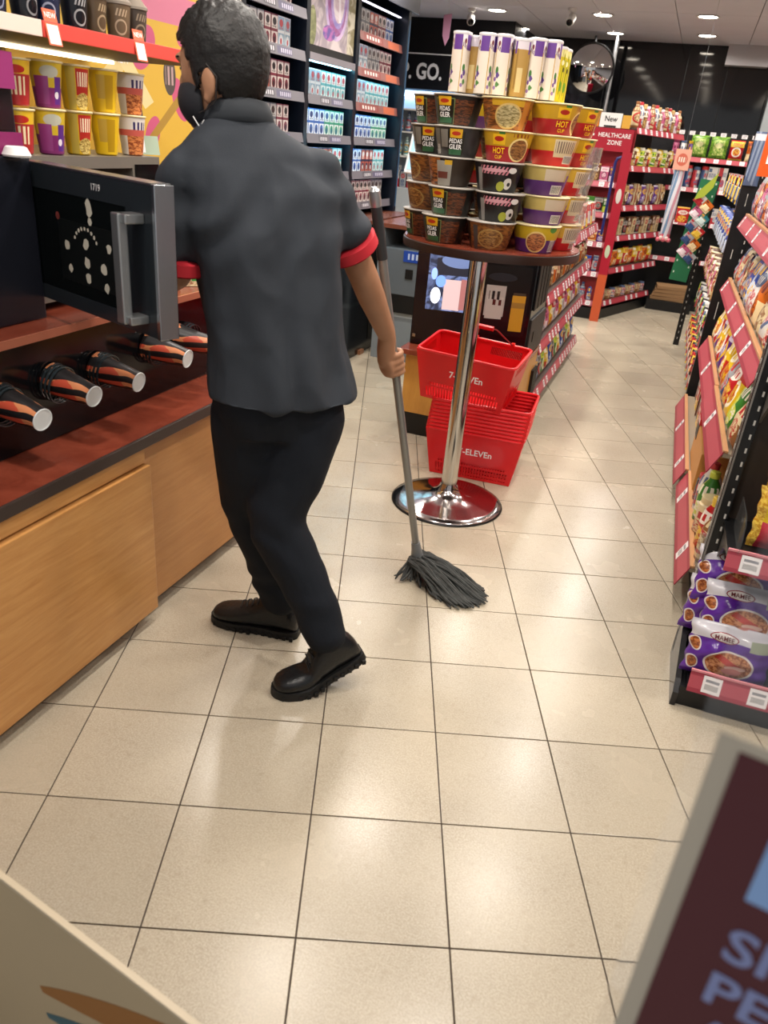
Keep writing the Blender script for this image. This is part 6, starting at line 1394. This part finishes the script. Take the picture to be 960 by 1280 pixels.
# collar, cuffs, hem, seams
cl = MB(); nck = V((-.975, 1.657, 1.418)); rc_ = []
for q, (rr, z) in enumerate(((.062, -.020), (.061, .014), (.063, .019), (.070, .008), (.078, -.016), (.072, -.026))):
    rc_.append([nck + tl * (rr * 1.02 * math.cos(2 * PI * k / 36)) + tf * (rr * .98 * math.sin(2 * PI * k / 36) - .004) + V((0, 0, z - .012 * math.sin(2 * PI * k / 36))) for k in range(36)])
cl.loft(rc_, cap=False); wb(cl, 'collar', pm('collar_dark', '#2a2e33', .8), man, smooth=True, angle=70)
CUFF = pm('cuff_red', '#b81f2c', .7)
for a_, c_ in ((shL, cufL), (shR, cufR)):
    d_ = (c_ - a_).normalized(); cb = MB(); cb.tube([c_ + d_ * .012, c_ + d_ * .016, c_ + d_ * .042, c_ + d_ * .046, c_ + d_ * .040], [.060, .070, .070, .066, .045], 28); wb(cb, 'sleeve_cuff', CUFF, man, smooth=True)
# ---------------- trousers
t_ = MB()
t_.loft([ring(c, w, d, p=2.4) for c, w, d in (((-.860, 1.667, .70), .150, .105), ((-.860, 1.667, .76), .165, .118), ((-.866, 1.667, .84), .165, .118), ((-.872, 1.667, .90), .155, .112))])
limb(t_, [V((-.900, 1.645, .78)), hipL, hipL.lerp(knL, .5), knL, knL.lerp(anL, .5), anL + V((0, 0, -.035))], [.09, .100, .093, .080, .070, .060])
limb(t_, [V((-.825, 1.69, .78)), hipR, hipR.lerp(knR, .5), knR, knR.lerp(anR, .5), anR + V((.004, -.003, -.025))], [.09, .100, .092, .079, .068, .058])
tm = smooth_remesh(t_, .0075, 6, .5)
nrm = [V(v.normal) for v in tm.vertices]; pos = [V(v.co) for v in tm.vertices]
for v, n, p in zip(tm.vertices, nrm, pos):
    bunch = max(0, 1 - abs(p.z - .20) / .14) * .6 + max(0, 1 - abs(p.z - .46) / .12) * .5
    k = noise.noise(V((p.x * 9, p.y * 9, p.z * 5))) * .008 + .006 * bunch * math.sin(55 * p.z + 6 * noise.noise(p * 6)) + noise.noise(V((p.x * 22, p.y * 22, p.z * 12))) * .003
    v.co = p + n * k
mchild(tm, 'trousers', pm('trouser_black', '#171b22', .8, var=.2, vscale=6, bump=.1, bscale=400, spec=.25))
# ---------------- shoes
def shoe(root, dirv, theta, nm_label):
    d = V((dirv[0], dirv[1], 0)).normalized(); lat = V((-d.y, d.x, 0)); xb = .185
    def T(x, y, z):
        if theta and x < xb:
            dx = x - xb; e = min(1, -dx / .05); th = theta * (e if e < 1 else 1)
            x, z = xb + dx * math.cos(th) + z * math.sin(th), -dx * math.sin(th) + z * math.cos(th)
        p = V((root[0], root[1], 0)) + d * x + lat * y; return (p.x, p.y, z + .0005)
    prof = [(-.002, .016, .060), (.004, .028, .085), (.020, .0355, .118), (.045, .038, .140), (.075, .038, .140), (.100, .038, .118), (.125, .039, .100), (.155, .042, .084), (.185, .0455, .072), (.215, .0465, .064), (.240, .043, .058), (.258, .035, .052), (.270, .022, .044), (.275, .008, .034)]
    up = MB(); R_ = []
    for x, w, h in prof:
        rg_ = []
        for k in range(24):
            a = 2 * PI * k / 24; cx, sz = math.cos(a), math.sin(a)
            s = (abs(cx) ** 2.6 + abs(sz) ** 2.6) ** (-1 / 2.6); zz = .016 + (h - .016) * (.5 + .5 * sz * s)
            rg_.append(T(x + (.01 * (zz - .06) if x < .05 else 0), w * cx * s * (1 - .25 * max(0, (zz - .07) / .08)), zz))
        R_.append(rg_)
    up.loft(R_); u_ = wb(up, 'shoe', pm('shoe_leather', '#121315', .32, bump=.15, bscale=90), man, smooth=True, angle=60)
    so = MB(); out = []
    for x, w in ((-.006, .018), (.0, .028), (.02, .037), (.06, .0395), (.10, .038), (.14, .041), (.185, .0475), (.22, .0485), (.245, .044), (.263, .034), (.276, .020), (.281, .006)): out.append((x, w))
    lo_ = [(x, w) for x, w in out] + [(x, -w) for x, w in out[::-1]]
    so.loft([[T(x, y, 0) for x, y in lo_], [T(x, y * 1.01, .018) for x, y in lo_], [T(x, y * .98, .024) for x, y in lo_]])
    for k in range(12):
        x = .008 + .0225 * k; w = .040 if k < 6 else .048 if k < 10 else .036
        for s in (1, -1):
            so.obox(T(x, w * s, .007), (d, lat, UP), (.011, .006, .012))
    wb(so, 'sole', pm('sole_rubber', '#0c0c0d', .6), man, smooth=True)
    lc = MB()
    for k in range(5):
        x = .105 + .018 * k; zt = (.118, .106, .098, .090, .083)[k] + .002; lc.tube([T(x, -.022, zt - .010), T(x, 0, zt + .002), T(x, .022, zt - .010)], .0022, 5)
    wb(lc, 'laces', pm('lace_black', '#1c1c1e', .8), man, smooth=True)
shoe((-.833, 1.769), (-.262, -.036), 0, 'front'); shoe((-.569, 1.682), (-.164, -.156), math.radians(26), 'rear')
